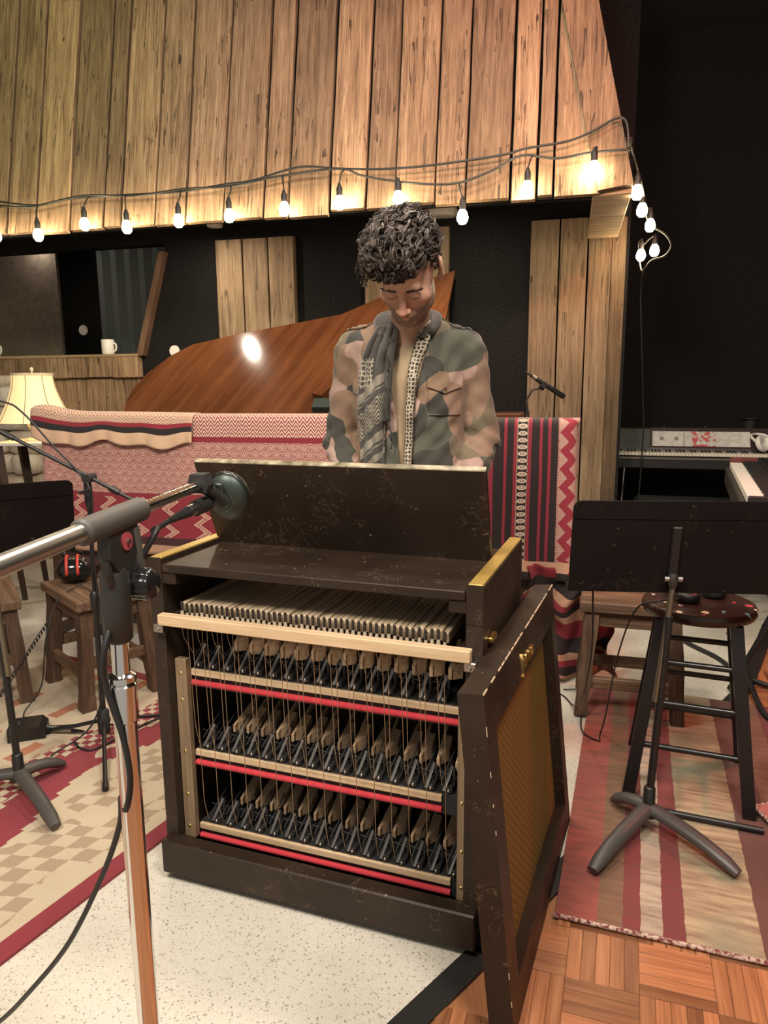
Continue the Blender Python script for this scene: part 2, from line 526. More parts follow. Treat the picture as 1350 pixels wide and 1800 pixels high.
lb_ = lamp('POINT', 'booth_fill', (-1.7, .25, 2.4), (0, 0, 0), 1.6, (1, .9, .75), .05); lb_.parent = WIN  # added unseen fill light, brightens the booth and its curtains
for i in range(7):
    x0 = -1.33 + i * .125
    mb = MB()
    mb.prism([(x0, .52), (x0 + .06, .50), (x0 + .12, .53), (x0 + .115, .56), (x0 + .055, .53), (x0 + .004, .55)], 1.22, 2.5)
    mb.build('curtain_fold', gm, WIN)
MB().lathe([(0, 0), (.035, 0), (.04, .004), (.036, .012), (0, .014)], 20, (0, 0, 0), Matrix.Translation((-1.36, .33, 1.753)) @ Matrix.Rotation(PI / 2, 4, 'X')).build('wall_dial', WHITEPLASTIC, WIN, 60)
tag(MB().lathe([(0, 0), (.036, 0), (.04, .004), (.038, .014), (0, .016)], 20, (0, 0, 0), Matrix.Rotation(PI / 2, 4, 'X')).build('wall_dial', WHITEPLASTIC, None, 60, tuple(W0 + U * -.375 + Vector((0, 0, 1.56))), (0, 0, TH)), 'small round white wall plate on the black wall beside the piano lid', 'wall plate')
# sill boards and boards under the window
SILL = empty('trim_5'); SILL.location = W0; SILL.rotation_euler = (0, 0, TH); SILL['kind'] = 'structure'
MB().box((-2.95, -.07, 1.523), (-.64, .06, 1.545), .004).build('sill_board', BARN_X, SILL)
us = [-2.95, -2.75, -2.52, -2.31, -2.07, -1.86, -1.66, -1.42, -1.23, -1.06, -.85, -.64]
for a, b in zip(us[:-1], us[1:]):
    MB().box((a + .003, -.075 + random.uniform(-.004, .004), 1.375 + random.uniform(-.006, .006)), (b - .003, -.002, 1.522), .004).build('plank', BARN, SILL)
us = [-1.44, -1.20, -.95, -.79, -.655]
for a, b in zip(us[:-1], us[1:]):
    MB().box((a + .003, -.030 + random.uniform(-.004, .004), .02), (b - .003, -.002, 1.374), .004).build('plank', BARN, SILL)

# ------------------------------------------------------------------ stone wall on the far left
STONE = (lambda m: (m.set('Base Color', m.mix(m.rand() * .5, m.ramp(m.noise(6, 5), [(.3, (.34, .28, .20)), (.55, (.62, .56, .46)), (.75, (.74, .70, .62))]), (.50, .40, .27))), m.bump(m.noise(14, 6), .8, .02), m)[2])(Mat('field_stone', rough=.9)).mat
ST = empty('wall_stone'); ST.location = W0; ST.rotation_euler = (0, 0, TH); ST['kind'] = 'structure'
def stone(w, d, h):
    bm = bmesh.new()
    bmesh.ops.create_icosphere(bm, subdivisions=2, radius=1)
    for v in bm.verts:
        p = v.co.copy()
        q = Vector([math.copysign(abs(c) ** .45, c) for c in p])
        k = 1 + random.uniform(-.05, .05)
        v.co = Vector((q.x * w / 2, q.y * d / 2, q.z * h / 2)) * k
    me = bpy.data.meshes.new('stone'); bm.to_mesh(me); bm.free(); me.materials.append(STONE)
    me.polygons.foreach_set('use_smooth', [True] * len(me.polygons))
    return me
z = 0.0
for row in range(8):
    h = random.choice([.15, .18, .21, .24])
    if z + h > 1.40: h = 1.40 - z
    if h < .06: break
    x = -2.86 + random.uniform(-.1, 0)
    while x < -1.47:
        w = random.uniform(.2, .42)
        if x + w > -1.40: w = -1.42 - x
        if w < .08: break
        inst(stone(w + .01, .2, h + .01), 'stone', ST, (x + w / 2, -.07 + random.uniform(-.03, .01), z + h / 2))
        x += w
    z += h
MB().box((-2.88, -.06, 0), (-1.44, -.003, 1.37)).build('mortar', simple('mortar', (.30, .26, .2), .95), ST)

# mugs on the sill
def mug(label, u, big=1.0):
    o = empty('mug', tuple(W0 + U * u + V * -.025 + Vector((0, 0, 1.5455))), TH, label, 'mug', 'mugs on the window sill')
    prof = [(0, .0), (.036, 0), (.040, .006), (.041, .092), (.039, .094), (.037, .09), (.036, .012), (0, .008)]
    MB().lathe([(r * big, z * big) for r, z in prof], 20).build('cup', WHITEPLASTIC, o, 50)
    MB().tube(spline([(.038, 0, .078), (.062, 0, .074), (.068, 0, .05), (.060, 0, .026), (.038, 0, .02)], 4), .0065, 7).build('handle', WHITEPLASTIC, o, 60)
mug('white mug with a handle standing on the window sill', -.905, 1.12)
mug('white mug at the left edge of the picture on the window sill', -1.905, 1.12)

# ------------------------------------------------------------------ the plank canopy hanging over the piano
AL = math.radians(12)
HOOD = empty('plank_canopy', (-2.118, 4.203, 2.15), 0, 'large overhanging canopy clad in weathered barn boards with string lights', 'canopy')
HOOD.rotation_euler = (-AL, 0, TH)
seams = [-.62, -.40, -.18, .038, .228, .438, .65, .757, .957, 1.133, 1.349, 1.568, 1.70, 1.918, 2.107, 2.249, 2.443, 2.591, 2.794, 2.918, 2.989, 3.20]
hip = lambda u: (3.335 - u) / .205
for i, (a, b) in enumerate(zip(seams[:-1], seams[1:])):
    top = 1.72
    gap = random.choice([.002, .003, .0045, .007])
    n = 9
    lft, rgt = [], []
    bot = random.uniform(-.014, .012)
    for k in range(n + 1):
        w = bot + (top - bot) * k / n
        ja = random.uniform(0, .004); jb = random.uniform(0, .004)
        ua = a + gap + ja; ub = b - gap - jb
        lim = 3.335 - .205 * w - .01
        lft.append((min(ua, lim - .002), w)); rgt.append((min(ub, lim), w))
    y0 = random.uniform(0, .008)
    vs, fs = [], []
    for (la, ra) in zip(lft, rgt):
        cham = min(.004, (ra[0] - la[0]) * .3)
        vs += [(la[0], y0 + .004, la[1]), (la[0] + cham, y0, la[1]), (ra[0] - cham, y0, ra[1]), (ra[0], y0 + .004, ra[1]), (ra[0], y0 + .028, ra[1]), (la[0], y0 + .028, la[1])]
    for k in range(n):
        for e in range(6):
            fs.append((k * 6 + e, k * 6 + (e + 1) % 6, k * 6 + 6 + (e + 1) % 6, k * 6 + 6 + e))
    fs += [(5, 4, 3, 2, 1, 0), tuple(n * 6 + e for e in range(6))]
    MB().add(vs, fs).build('plank', BARN, HOOD)
# hip trim board, backing, side planks, bottom board
mb = MB()
mb.prism([(3.185, .00), (3.335, .02), (3.335 - .205 * 1.72, 1.72), (3.180 - .205 * 1.72, 1.72)], -.018, .006, Matrix.Rotation(PI / 2, 4, 'X') @ Matrix.Scale(-1, 4, (0, 0, 1)))
mb.build('hip_board', BARN, HOOD)
MB().prism([(-.62, .0), (3.30, .0), (3.30 - .205 * 1.7, 1.7), (-.62, 1.7)], .036, .05, Matrix.Rotation(PI / 2, 4, 'X') @ Matrix.Scale(-1, 4, (0, 0, 1))).build('backing', DARKVOID, HOOD)  # added black sheet that stops light leaking between the planks
for k in range(6):
    v0, v1 = .0 + k * .175, .0 + (k + 1) * .175 - .004
    c = [(3.335, v0, .02), (3.335, v1, .02), (2.985, v1 + .357, 1.70), (2.985, v0 + .357, 1.70)]
    vs = c + [(x - .025, y, z) for x, y, z in c]
    MB().add(vs, [(0, 1, 2, 3), (7, 6, 5, 4), (0, 4, 5, 1), (1, 5, 6, 2), (2, 6, 7, 3), (3, 7, 4, 0)]).build('side_plank', BARN, HOOD, rot=(AL, 0, 0))
MB().box((3.165, .02, -.012), (3.333, 1.03, .02), .004).build('bottom_board', BARN_X, HOOD, rot=(AL, 0, 0))
MB().box((-.62, .040, .004), (3.16, .085, .05), .003).build('bottom_batten', DARKVOID, HOOD, rot=(AL, 0, 0))

# ------------------------------------------------------------------ string of bulbs along the canopy's lower edge
BULB = Mat('lit_bulb', (1, .9, .7)); BULB.set('Emission Color', (1, .80, .50)); BULB.set('Emission Strength', 75.0)
STR = empty('string_lights', (-1, 4, 2.1), 0, 'string of glowing bulbs on twin black cords along the canopy edge', 'string lights')
so = Vector((-1, 4, 2.1))
bulbs = [(-2.10, 4.125, 2.13), (-1.843, 4.064, 2.121), (-1.564, 4.0, 2.16), (-1.32, 3.932, 2.13), (-1.031, 3.86, 2.143), (-.759, 3.792, 2.151), (-.474, 3.722, 2.165), (-.2, 3.654, 2.175), (.08, 3.583, 2.176), (.372, 3.487, 2.07), (.657, 3.435, 2.177), (.936, 3.377, 2.242),
         (1.150, 3.43, 2.155), (1.268, 3.70, 2.14), (1.400, 3.95, 2.12), (1.480, 4.30, 2.030), (1.535, 4.24, 2.045)]
c1 = [(-2.099, 4.201, 2.319), (-1.85, 4.129, 2.28), (-1.643, 4.08, 2.301), (-1.408, 4.02, 2.299), (-1.021, 3.919, 2.291), (-.774, 3.86, 2.309), (-.624, 3.823, 2.317), (-.39, 3.772, 2.362), (-.192, 3.716, 2.338), (.028, 3.657, 2.319), (.241, 3.602, 2.318), (.548, 3.527, 2.336), (.672, 3.499, 2.358), (.842, 3.459, 2.373), (.949, 3.439, 2.408), (1.043, 3.424, 2.454), (1.085, 3.41, 2.437), (1.10, 3.40, 2.337)]
c2 = [(-2.093, 4.183, 2.294), (-1.879, 4.125, 2.273), (-1.57, 4.053, 2.308), (-1.273, 3.972, 2.287), (-.987, 3.902, 2.3), (-.742, 3.838, 2.295), (-.476, 3.776, 2.325), (-.191, 3.705, 2.335), (-.081, 3.669, 2.293), (.081, 3.619, 2.253), (.239, 3.574, 2.228), (.373, 3.539, 2.225), (.521, 3.51, 2.27), (.645, 3.489, 2.324), (.791, 3.447, 2.299), (.933, 3.413, 2.311), (1.10, 3.371, 2.312)]
c3 = [(1.10, 3.39, 2.33), (1.15, 3.43, 2.24), (1.235, 3.6, 2.20), (1.33, 3.85, 2.19), (1.42, 4.02, 2.14), (1.521, 4.05, 2.09), (1.574, 4.1, 2.041), (1.559, 4.15, 1.996), (1.506, 4.2, 1.98), (1.49, 4.3, 1.941), (1.484, 4.35, 2.06)]
CORD = simple('weathered_black_cord', (.022, .022, .018), .5)
allc = []
for k, c in enumerate((c1, c2, c3)):
    c = [tuple(Vector(p) - so + (Vector((-.01, -.012, 0)) if k < 2 else Vector())) for p in c]
    pts = spline(c, 6)
    allc += [p + so for p in pts]
    MB().tube(pts, .0055, 6).build('cord', CORD, STR, 180)
bm_b = MB().lathe([(0, -.037), (.014, -.034), (.024, -.021), (.0262, -.006), (.022, .012), (.013, .028), (.011, .033)], 12).mesh('bulb', BULB.mat, 180)
bm_s = MB().lathe([(.0135, .026), (.0150, .030), (.0150, .062), (.0105, .070), (.006, .085), (0, .086)], 10).mesh('socket', RUBBER, 40)
for b in bulbs:
    B = Vector(b)
    s = inst(bm_s, 'socket', STR, tuple(B - so))
    inst(bm_b, 'bulb', s)
    top = B + Vector((0, 0, .084))
    near = min(allc, key=lambda p: (p - top).length)
    mid = (top + near) / 2 + Vector((random.uniform(-.01, .01), 0, .01))
    MB().tube(spline([(0, 0, .082), tuple(mid - B), tuple(near - B)], 4), .004, 5).build('drop_wire', CORD, s, 180)
# loose cable hanging down the alcove wall
a0 = Vector((1.50, 4.33, 1.93))
tag(MB().tube(spline([tuple(Vector(p) - a0) for p in [(1.50, 4.30, 1.945), (1.56, 4.50, 1.85), (1.62, 4.62, 1.60), (1.68, 4.72, 1.30), (1.73, 4.8, .95), (1.75, 4.86, .35), (1.85, 4.9, .01)]], 6), .005, 6).build('hanging_cable', CORD, None, 180, tuple(a0)), 'thin black cable hanging from the last bulbs beside the right wood pillar', 'cable')
# two white round fixtures on the canopy ceiling
for lab, p, s in (('small white round ceiling fixture near the left wood pillar', (-1.10, 5.00), .055), ('white round ceiling fixture above the standing man', (.375, 4.78), .10)):
    o = empty('ceiling_fixture', (p[0], p[1], 2.394), 0, lab, 'ceiling light', 'fixtures on the canopy ceiling')
    MB().lathe([(0, 0), (s, 0), (s * 1.05, -.012), (s * .9, -.05), (s * .8, -.052)], 20).build('housing', WHITEPLASTIC, o, 40)
    MB().lathe([(s * .8, -.05), (s * .5, -.045), (0, -.044)], 20).build('diffuser', simple('fixture_lens', (.8, .76, .68), .3), o, 40)
# ------------------------------------------------------------------ the celesta, opened at the back
def scuffed(name, c0, c1, rough=.38, amount=1.0, spec=.28):
    m = Mat(name, rough=rough, spec=spec)
    base = m.ramp(m.noise(5, 5), [(.3, c0), (.7, c1)])
    n1 = m.noise(16, 5, dist=1.2)
    line = (n1 - .5).abs().lt(.0040) * m.noise(5.5, 2, m.mapped([1, 1, 1], off=(3, 1, 7))).gt(.57)
    n2 = m.noise(38, 3, m.mapped([1, 1, .4], off=(8, 2, 5)), dist=2.0)
    line2 = (n2 - .5).abs().lt(.006) * m.noise(9, 2, m.mapped([1, 1, 1], off=(1, 9, 4))).gt(.62)
    chip = m.noise(60, 2, m.mapped([1, 1, 1], off=(5, 5, 1))).gt(.735)
    c = m.mix(line.mx(line2) * (.42 * amount), base, (.30, .21, .14))
    c = m.mix(chip * (.55 * amount), c, (.42, .33, .22))
    m.set('Base Color', c)
    m.set('Roughness', m.noise(8, 4) * .3 + (rough - .13))
    return m.mat
CAB = scuffed('scuffed_brown_lacquer', (.018, .011, .007), (.034, .021, .014))
CABSIDE = scuffed('brown_lacquer_side', (.022, .014, .010), (.036, .024, .017), .45, .5)
PALE = wood('pale_maple', (.36, .24, .13), (.56, .40, .24), (.66, .50, .33), 0, 1.0, .6, .15, .1)
STILEW = wood('stile_wood', (.12, .08, .045), (.21, .145, .085), (.28, .20, .12), 2, 1.0, .6, .15, .1)
KEYW = wood('key_wood', (.36, .27, .17), (.50, .39, .26), (.58, .47, .33), 1, 1.2, .6, .2, .1)
HAMW = wood('hammer_wood', (.20, .13, .075), (.38, .26, .155), (.50, .36, .23), 1, 1.2, .65, .5, .15)
REDFELT = Mat('red_felt', (.50, .035, .050), .9).mat
LEVER = simple('grey_lever', (.075, .070, .066), .5, .4)
WIRE = simple('brass_wire', (.34, .235, .14), .45, .6)
CX, CY, YAW = -.5976, 1.7742, -.34746
CEL = empty('celesta', (CX, CY, 0), YAW, 'dark brown celesta with its back removed showing keys, wires and three rows of hammers', 'celesta')
W = .86
# side panels: upper block carries the lid, top edge strip with its yellow reflection painted in
for sx, x0, x1 in ((0, 0.0, .037), (1, .823, .86)):
    mb = MB()
    mb.prism([(0.0, .012), (.50, .012), (.50, .60), (.515, .66), (.515, .884), (0.0, .884)], x0, x1, Matrix(((0, 0, 1, 0), (1, 0, 0, 0), (0, 1, 0, 0), (0, 0, 0, 1))))
    sp = mb.build('side_panel', CABSIDE, CEL)
    MB().box((x0 + .002, .004, .884), (x1 - .002, .512, .8895), .0015).build('edge_strip', REFLSTRIP, sp)
    MB().box((x0, -.0015, .8), (x1, .0, .889)).build('corner_cap', CAB, sp)
MB().box((.037, .02, .012), (.823, .50, .030)).build('bottom_board', CABSIDE, CEL)
MB().box((.037, .44, .03), (.823, .455, .72)).build('inner_panel', DARKVOID, CEL)
MB().box((.003, -.033, .022), (.859, .012, .116), .004).build('base_rail', CAB, CEL)
MB().box((.003, .012, .022), (.859, .03, .072), .002).build('base_ledge', CAB, CEL)
MB().box((.039, -.004, .852), (.821, .42, .874), .0025).build('lid', CAB, CEL)
for x0 in (.037, .783):
    MB().box((x0, .0, .822), (x0 + .04, .06, .852), .002).build('lid_block', CAB, CEL)
MB().box((.037, .015, .715), (.060, .42, .735), .001).build('key_rest', CABSIDE, CEL)
MB().box((.795, .015, .700), (.823, .42, .728), .001).build('key_rest', CABSIDE, CEL)
for x in (.08, .78):
    for y in (.06, .43):
        MB().lathe([(0, -.012), (.016, -.012), (.020, -.006), (.020, .006), (.016, .012), (0, .012)], 12, (0, 0, 0), Matrix.Translation((x, y, .0205)) @ Matrix.Rotation(PI / 2, 4, 'Y')).build('caster', RUBBER, CEL, 40)
# music rest: we see its back, leaning towards the camera
rest = MB()
yb, zb_, yt, zt_ = .275, .874, .165, 1.113
dn = Vector((0, zt_ - zb_, -(yt - yb))).normalized() * .018
c = [(.030, yb, zb_), (.820, yb, zb_), (.826, yt, zt_), (.036, yt, zt_)]
rest.add(c + [(x, y + dn.y, z + dn.z) for x, y, z in c], [(0, 1, 2, 3), (7, 6, 5, 4), (0, 4, 5, 1), (1, 5, 6, 2), (2, 6, 7, 3), (3, 7, 4, 0)])
rest_o = rest.build('music_rest', CAB, CEL)
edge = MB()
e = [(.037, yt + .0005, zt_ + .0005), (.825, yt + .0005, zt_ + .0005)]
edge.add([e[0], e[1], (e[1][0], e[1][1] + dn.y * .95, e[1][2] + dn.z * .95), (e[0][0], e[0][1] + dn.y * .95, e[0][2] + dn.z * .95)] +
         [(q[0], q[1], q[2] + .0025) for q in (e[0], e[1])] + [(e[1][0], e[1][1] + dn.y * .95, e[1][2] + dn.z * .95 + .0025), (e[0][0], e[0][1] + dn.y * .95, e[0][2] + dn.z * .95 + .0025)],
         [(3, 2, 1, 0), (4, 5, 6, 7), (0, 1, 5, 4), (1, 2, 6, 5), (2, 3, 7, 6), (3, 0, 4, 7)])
edge.build('worn_or_lit_edge', (lambda m: (m.set('Base Color', m.ramp(m.noise(26, 5), [(.35, (.10, .08, .05)), (.6, (.34, .29, .19)), (.8, (.55, .50, .40))])), m)[1])(Mat('worn_lit_rest_edge', rough=.35)).mat, rest_o)  # pale rest top: wear plus the light on the top face, painted in
# players' side: keybed, white and black keys
MB().box((.037, .455, .66), (.823, .63, .705), .003).build('keybed', CABSIDE, CEL)
MB().box((.037, .455, .705), (.07, .62, .76), .003).build('key_cheek', CABSIDE, CEL)
MB().box((.79, .455, .705), (.823, .62, .76), .003).build('key_cheek', CABSIDE, CEL)
IVORY = simple('ivory_keys', (.72, .66, .54), .3)
wk = MB().box((0, 0, 0), (.0238, .14, .02), .002).mesh('white_key', IVORY)
bk = MB().box((-.006, .0, .018), (.006, .09, .032), .002).mesh('black_key', BLACK)
for i in range(29):
    inst(wk, 'white_key', CEL, (.075 + i * .0246, .475, .715))
    if i % 7 in (0, 1, 3, 4, 5) and i < 28:
        inst(bk, 'black_key', CEL, (.075 + i * .0246 + .0242, .462, .715))
# pale bar across the wires, on two brackets
MB().box((.032, -.024, .719), (.838, .0, .747), .002).build('wire_bar', PALE, CEL)
for x0 in (.014, .822):
    mb = MB().box((x0, -.018, .697), (x0 + .028, .01, .719), .002)
    b = mb.build('bracket', STEEL, CEL)
    MB().lathe([(0, -.006), (.004, -.005), (.0045, 0), (0, 0)], 8, (0, 0, 0), Matrix.Translation((x0 + .014, -.018, .706)) @ Matrix.Rotation(-PI / 2, 4, 'X')).build('screw', STEEL, b, 60)
# stiles with screws
for x0, x1 in ((.038, .072), (.800, .822)):
    st = MB().box((x0, .028, .10), (x1, .048, .612), .0015).build('stile', STILEW, CEL)
    for z in (.575, .50, .355, .23, .135):
        MB().lathe([(0, -.002), (.003, -.0018), (.0042, 0), (0, .001)], 8, (0, 0, 0), Matrix.Translation((x0 * .5 + x1 * .5, .0275, z)) @ Matrix.Rotation(-PI / 2, 4, 'X')).build('screw', BRASS, st, 60)
# key tails with nuts and wires
NK = 48
x_0, x_1 = .077, .770
kp = (x_1 - x_0) / (NK - 1)
k_me = MB().box((-.0066, .028, .742), (.0066, .44, .7665), .0012).mesh('key', KEYW)
n_me = MB().lathe([(0, -.013), (.0032, -.011), (.0040, -.002), (.0030, .002), (.0042, .006), (.0034, .012), (0, .013)], 8).mesh('nut', simple('dark_leather_nut', (.022, .016, .012), .6), 60)
h_me = MB().lathe([(.0022, .0), (.0052, -.014), (.0052, -.017), (0, -.017)], 8).mesh('felt_cone', simple('felt_cone', (.40, .33, .24), .9), 60)
ROWZ = (.583, .355, .138)
for i in range(NK):
    x = x_0 + i * kp
    dz = random.uniform(-.0025, .003)
    k = inst(k_me, 'key', CEL, (x, 0, dz))
    inst(n_me, 'nut', k, (0, .020, .759))
    inst(h_me, 'felt_cone', k, (0, .020, .752))
    r = i % 3
    zt2 = ROWZ[r] + (.030 if r else .045)
    j = random.uniform(-.0015, .0015)
    if r == 0:
        pth = [(0, .018, .748), (0, .016, .70), (.004 + j, .018, .675), (.010 + j, .026, .652), (.0105, .042, .625), (.010, .050, zt2)]
    else:
        pth = [(0, .018, .748), (j, .016, .69), (.007 + j, .016, zt2 + .06), (.0085, .030, zt2)]
    MB().tube(pth, .00095, 5, False).build('wire', WIRE, k, 180)
# three rows of hammer actions on black shelves
lev = MB()
lev.box((-.013, .004, 0), (.013, .048, .014), .001)
lev.box((-.015, .05, 0), (-.010, .12, .030)).box((.008, .028, 0), (.013, .04, .048))
lev.tube([(-.015, .01, .026), (-.002, .085, .075)], .0020, 6)
lev.tube([(.013, .0, .014), (.017, .17, .088)], .0011, 4).tube([(-.030, .033, .036), (.014, .030, .032)], .0011, 4).tube([(-.010, .055, .03), (-.012, .19, .095)], .0011, 4)
lev_me = lev.mesh('hammer_lever', simple('black_iron', (.014, .013, .013), .6, .0), 40)
arm_me = MB().add([(-.009, -.002, .008), (-.002, -.002, .008), (.007, .036, .052), (.001, .036, .056), (-.009, .004, .008), (-.002, .004, .006), (.007, .042, .050), (.001, .042, .054)],
                  [(0, 1, 2, 3), (7, 6, 5, 4), (0, 4, 5, 1), (1, 5, 6, 2), (2, 6, 7, 3), (3, 7, 4, 0)]).mesh('lever_arm', LEVER)
scr_me = MB().lathe([(0, -.0045), (.003, -.0035), (.0042, 0), (.003, .0035), (0, .0045)], 8).mesh('screw', STEEL, 180)
wed = MB()
wed.add([(-.003, .048, .036), (.004, .048, .036), (.004, .048, .056), (-.003, .048, .056), (-.003, .175, .078), (.004, .175, .078), (.004, .175, .094), (-.003, .175, .094)],
        [(0, 1, 2, 3), (7, 6, 5, 4), (0, 4, 5, 1), (1, 5, 6, 2), (2, 6, 7, 3), (3, 7, 4, 0)])
wed.add([(.004, .058, .034), (.021, .085, .034), (.021, .125, .050), (.004, .125, .050), (.004, .062, .060), (.021, .088, .066), (.021, .125, .078), (.004, .125, .080)],
        [(0, 1, 2, 3), (7, 6, 5, 4), (0, 4, 5, 1), (1, 5, 6, 2), (2, 6, 7, 3), (3, 7, 4, 0)])
wed_me = wed.mesh('hammer_block', HAMW)
for r, (z, xr) in enumerate(zip(ROWZ, (.800, .757, .780))):
    sh = MB().box((.072, .056, z - .055), (xr + .04 if xr < .8 else .82, .34, z - .001), .001).build('shelf', simple('black_shelf', (.010, .010, .010), .7), CEL)
    MB().box((.073, .047, z - .020), (xr, .056, z - .003), .001).build('cream_strip', PALE, sh)
    mb = MB()
    mb.tube([(.073, .052, z - .041), (xr, .052, z - .041)], .0078, 10)
    mb.build('felt_strip', REDFELT, sh, 50)
    MB().box((.05, .30, z - .05), (.815, .33, z + .16)).build('damper_rail', simple('dusty_rail', (.030, .022, .016), .8), sh)
    for i in range(16):
        x = x_0 + (3 * i + r) * kp + .012
        a = inst(lev_me, 'hammer', CEL, (x, .054, z), (0, 0, random.uniform(-.05, .05)))
        inst(arm_me, 'lever_arm', a, (0, 0, 0))
        inst(scr_me, 'screw', a, (.006, -.002, .010))
        if not (r == 0 and i < 2) and not (r and i < 1):
            w_ = inst(wed_me, 'hammer_block', a, (.012, .0, random.uniform(-.002, .003)), (random.uniform(-.04, .04), 0, random.uniform(-.05, .05)))
            if r == 0: w_.scale = (1.2, .62, 1.25)
MB().box((.30, .12, ROWZ[0] - .085), (.52, .25, ROWZ[0] - .062)).build('foam_pad', (lambda m: (m.set('Base Color', m.ramp(m.voro(220), [(.2, (.02, .018, .015)), (.5, (.16, .14, .11))])), m)[1])(Mat('foam_mesh', rough=.9)).mat, CEL)
for z, y in ((.742, .055), (.700, .03)):
    MB().box((.86, y, z), (.872, y + .05, z + .012), .002).build('catch', BRASS, CEL)

# ------------------------------------------------------------------ its removed back panel, leaning on the celesta's side
PAN = empty('grille_panel', (.256, 1.248, .004), 0, 'brown framed grille cloth panel with gold lettering leaning against the celesta', 'panel')
PAN.rotation_euler = (-math.radians(6), 0, 1.18502)
pw, ph, pt = .808, .735, .052
for nm, lo, hi in (('frame_rail', (0, 0, ph - .098), (pw, pt, ph)), ('frame_rail', (0, 0, 0), (pw, pt, .080)), ('frame_stile', (0, 0, .080), (.072, pt, ph - .098)), ('frame_stile', (.748, 0, .080), (pw, pt, ph - .098))):
    MB().box(lo, hi).build(nm, CAB, PAN)
m = Mat('grille_cloth', rough=.6)
ox, oy, oz = m.sep(m.obj())
wv = ((ox * 900.0).sin() * (oz * 900.0).sin()) * .5 + .5
wv2 = (((ox + oz) * 260.0).sin() * .5 + .5)
m.set('Base Color', m.mix(wv * .5 + wv2 * .4, (.125, .066, .018), (.25, .145, .045)))
m.set('Specular IOR Level', .1)
MB().box((.06, .030, .07), (.76, .036, ph - .09)).build('grille_cloth', m.mat, PAN)
# worn pale edge lines
WORN = simple('bare_wood_edge', (.50, .38, .25), .7)
mb = MB()
for k in range(26):
    x = pw * k / 26
    if random.random() < .85:
        mb.box((x, -.0012, ph - .0022), (x + pw / 26 * random.uniform(.6, 1.0), .0012, ph + .0008))
mb.build('worn_or_lit_edge', WORN, PAN)['kind'] = 'stuff'
mb = MB()
for k in range(24):
    z = ph * k / 24
    if random.random() < .35:
        mb.box((-.0006, -.0008, z + random.uniform(0, .02)), (.0010, .0008, z + random.uniform(.022, .028)))
mb.build('worn_or_lit_edge', WORN, PAN)['kind'] = 'stuff'
fc = bpy.data.curves.new('letters', 'FONT'); fc.body = 'Jenco'; fc.size = .062; fc.extrude = .002; fc.space_character = .95
fo = bpy.data.objects.new('letters_curve', fc); COL.objects.link(fo)
bpy.context.view_layer.update()
fme = bpy.data.meshes.new_from_object(fo.evaluated_get(bpy.context.evaluated_depsgraph_get()))
bpy.data.objects.remove(fo)
fme.materials.clear(); fme.materials.append(BRASS)
inst(fme, 'letters', PAN, (.330, -.002, .652), (PI / 2, 0, 0))

# ------------------------------------------------------------------ foreground chrome boom stand
STD = empty('boom_stand', (-.349, .9, 0), 0, 'chrome boom microphone stand in the left foreground', 'mic stand')
sx0 = Vector((-.349, .9, 0))
MB().tube([(0, 0, .03), (0, 0, .90)], .0148, 20).build('lower_pole', CHROME, STD, 60)
MB().lathe([(.0148, .874), (.0180, .877), (.0184, .926), (.0160, .929), (.0190, .932), (.0190, .939), (.0118, .943)], 24).build('clutch_sleeve', CHROME, STD, 30)
MB().tube([(0, 0, .90), (0, 0, 1.03)], .0115, 18).build('upper_pole', CHROME, STD, 60)
for k in range(3):
    a = .6 + k * 2 * PI / 3
    MB().tube(spline([(0, 0, .07), (.12 * math.cos(a), .12 * math.sin(a), .05), (.30 * math.cos(a), .30 * math.sin(a), .012)], 5), .011, 8).build('leg', CHROME, STD, 60)
DARKMET = simple('dark_cast_metal', (.055, .052, .048), .5, .6)
MB().lathe([(.0135, .985), (.0180, .990), (.0195, 1.030), (.0185, 1.075), (.0140, 1.085)], 20).build('swivel_socket', DARKMET, STD, 40)
bA, bB = Vector((-.385, .70, 1.139)) - sx0, Vector((-.296, 1.14, 1.158)) - sx0
bC = bA.lerp(bB, .44)
bd = (bB - bA).normalized()
side = bd.cross(Vector((0, 0, 1))).normalized()
upb = side.cross(bd)
MB().tube([bA - bd * .35, bA, bC], .0118, 20).build('boom', simple('satin_chrome', (.74, .71, .67), .34, 1.0), STD, 60)
MB().tube([bC, bB + bd * .01], .0086, 16).build('boom_tip', CHROME, STD, 60)
MB().tube([bC - bd * .064, bC - bd * .061, bC + bd * .070, bC + bd * .072], [.014, .0168, .0168, .014], 20).build('boom_sleeve', simple('grey_plastic', (.070, .064, .056), .55), STD, 40)
# swivel: two cheeks, red centred disc, lobed hand wheel
Mb = Matrix((( bd.x, upb.x, side.x, 0), (bd.y, upb.y, side.y, 0), (bd.z, upb.z, side.z, 0), (0, 0, 0, 1)))
pc = bC + bd * .012 - upb * .030
Ms = Matrix.Translation(pc) @ Mb
mb = MB()
mb.prism([(-.030, .018), (.034, .018), (.036, -.012), (.016, -.040), (-.014, -.042), (-.034, -.014)], -.009, .009, Ms)
mb.tube(spline([tuple(pc + bd * -.016 + upb * .01), tuple(pc + bd * -.030 - upb * .03), tuple(pc + bd * -.014 - upb * .065), tuple(pc + bd * .010 - upb * .072)], 5), .0065, 8)
mb.build('swivel_body', DARKMET, STD, 40)
MB().tube([tuple(pc + bd * .030 + upb * .012 + side * .004), tuple(pc + bd * .038 - upb * .045 + side * .004)], .0085, 10).build('swivel_link', simple('greenish_grey_metal', (.15, .145, .125), .5, .5), STD, 50)
MB().tube([tuple(pc + bd * .004 + side * .008), tuple(pc + bd * .004 + side * .0115)], .0118, 24).build('swivel_disc', simple('red_disc', (.42, .075, .085), .5), STD, 40)
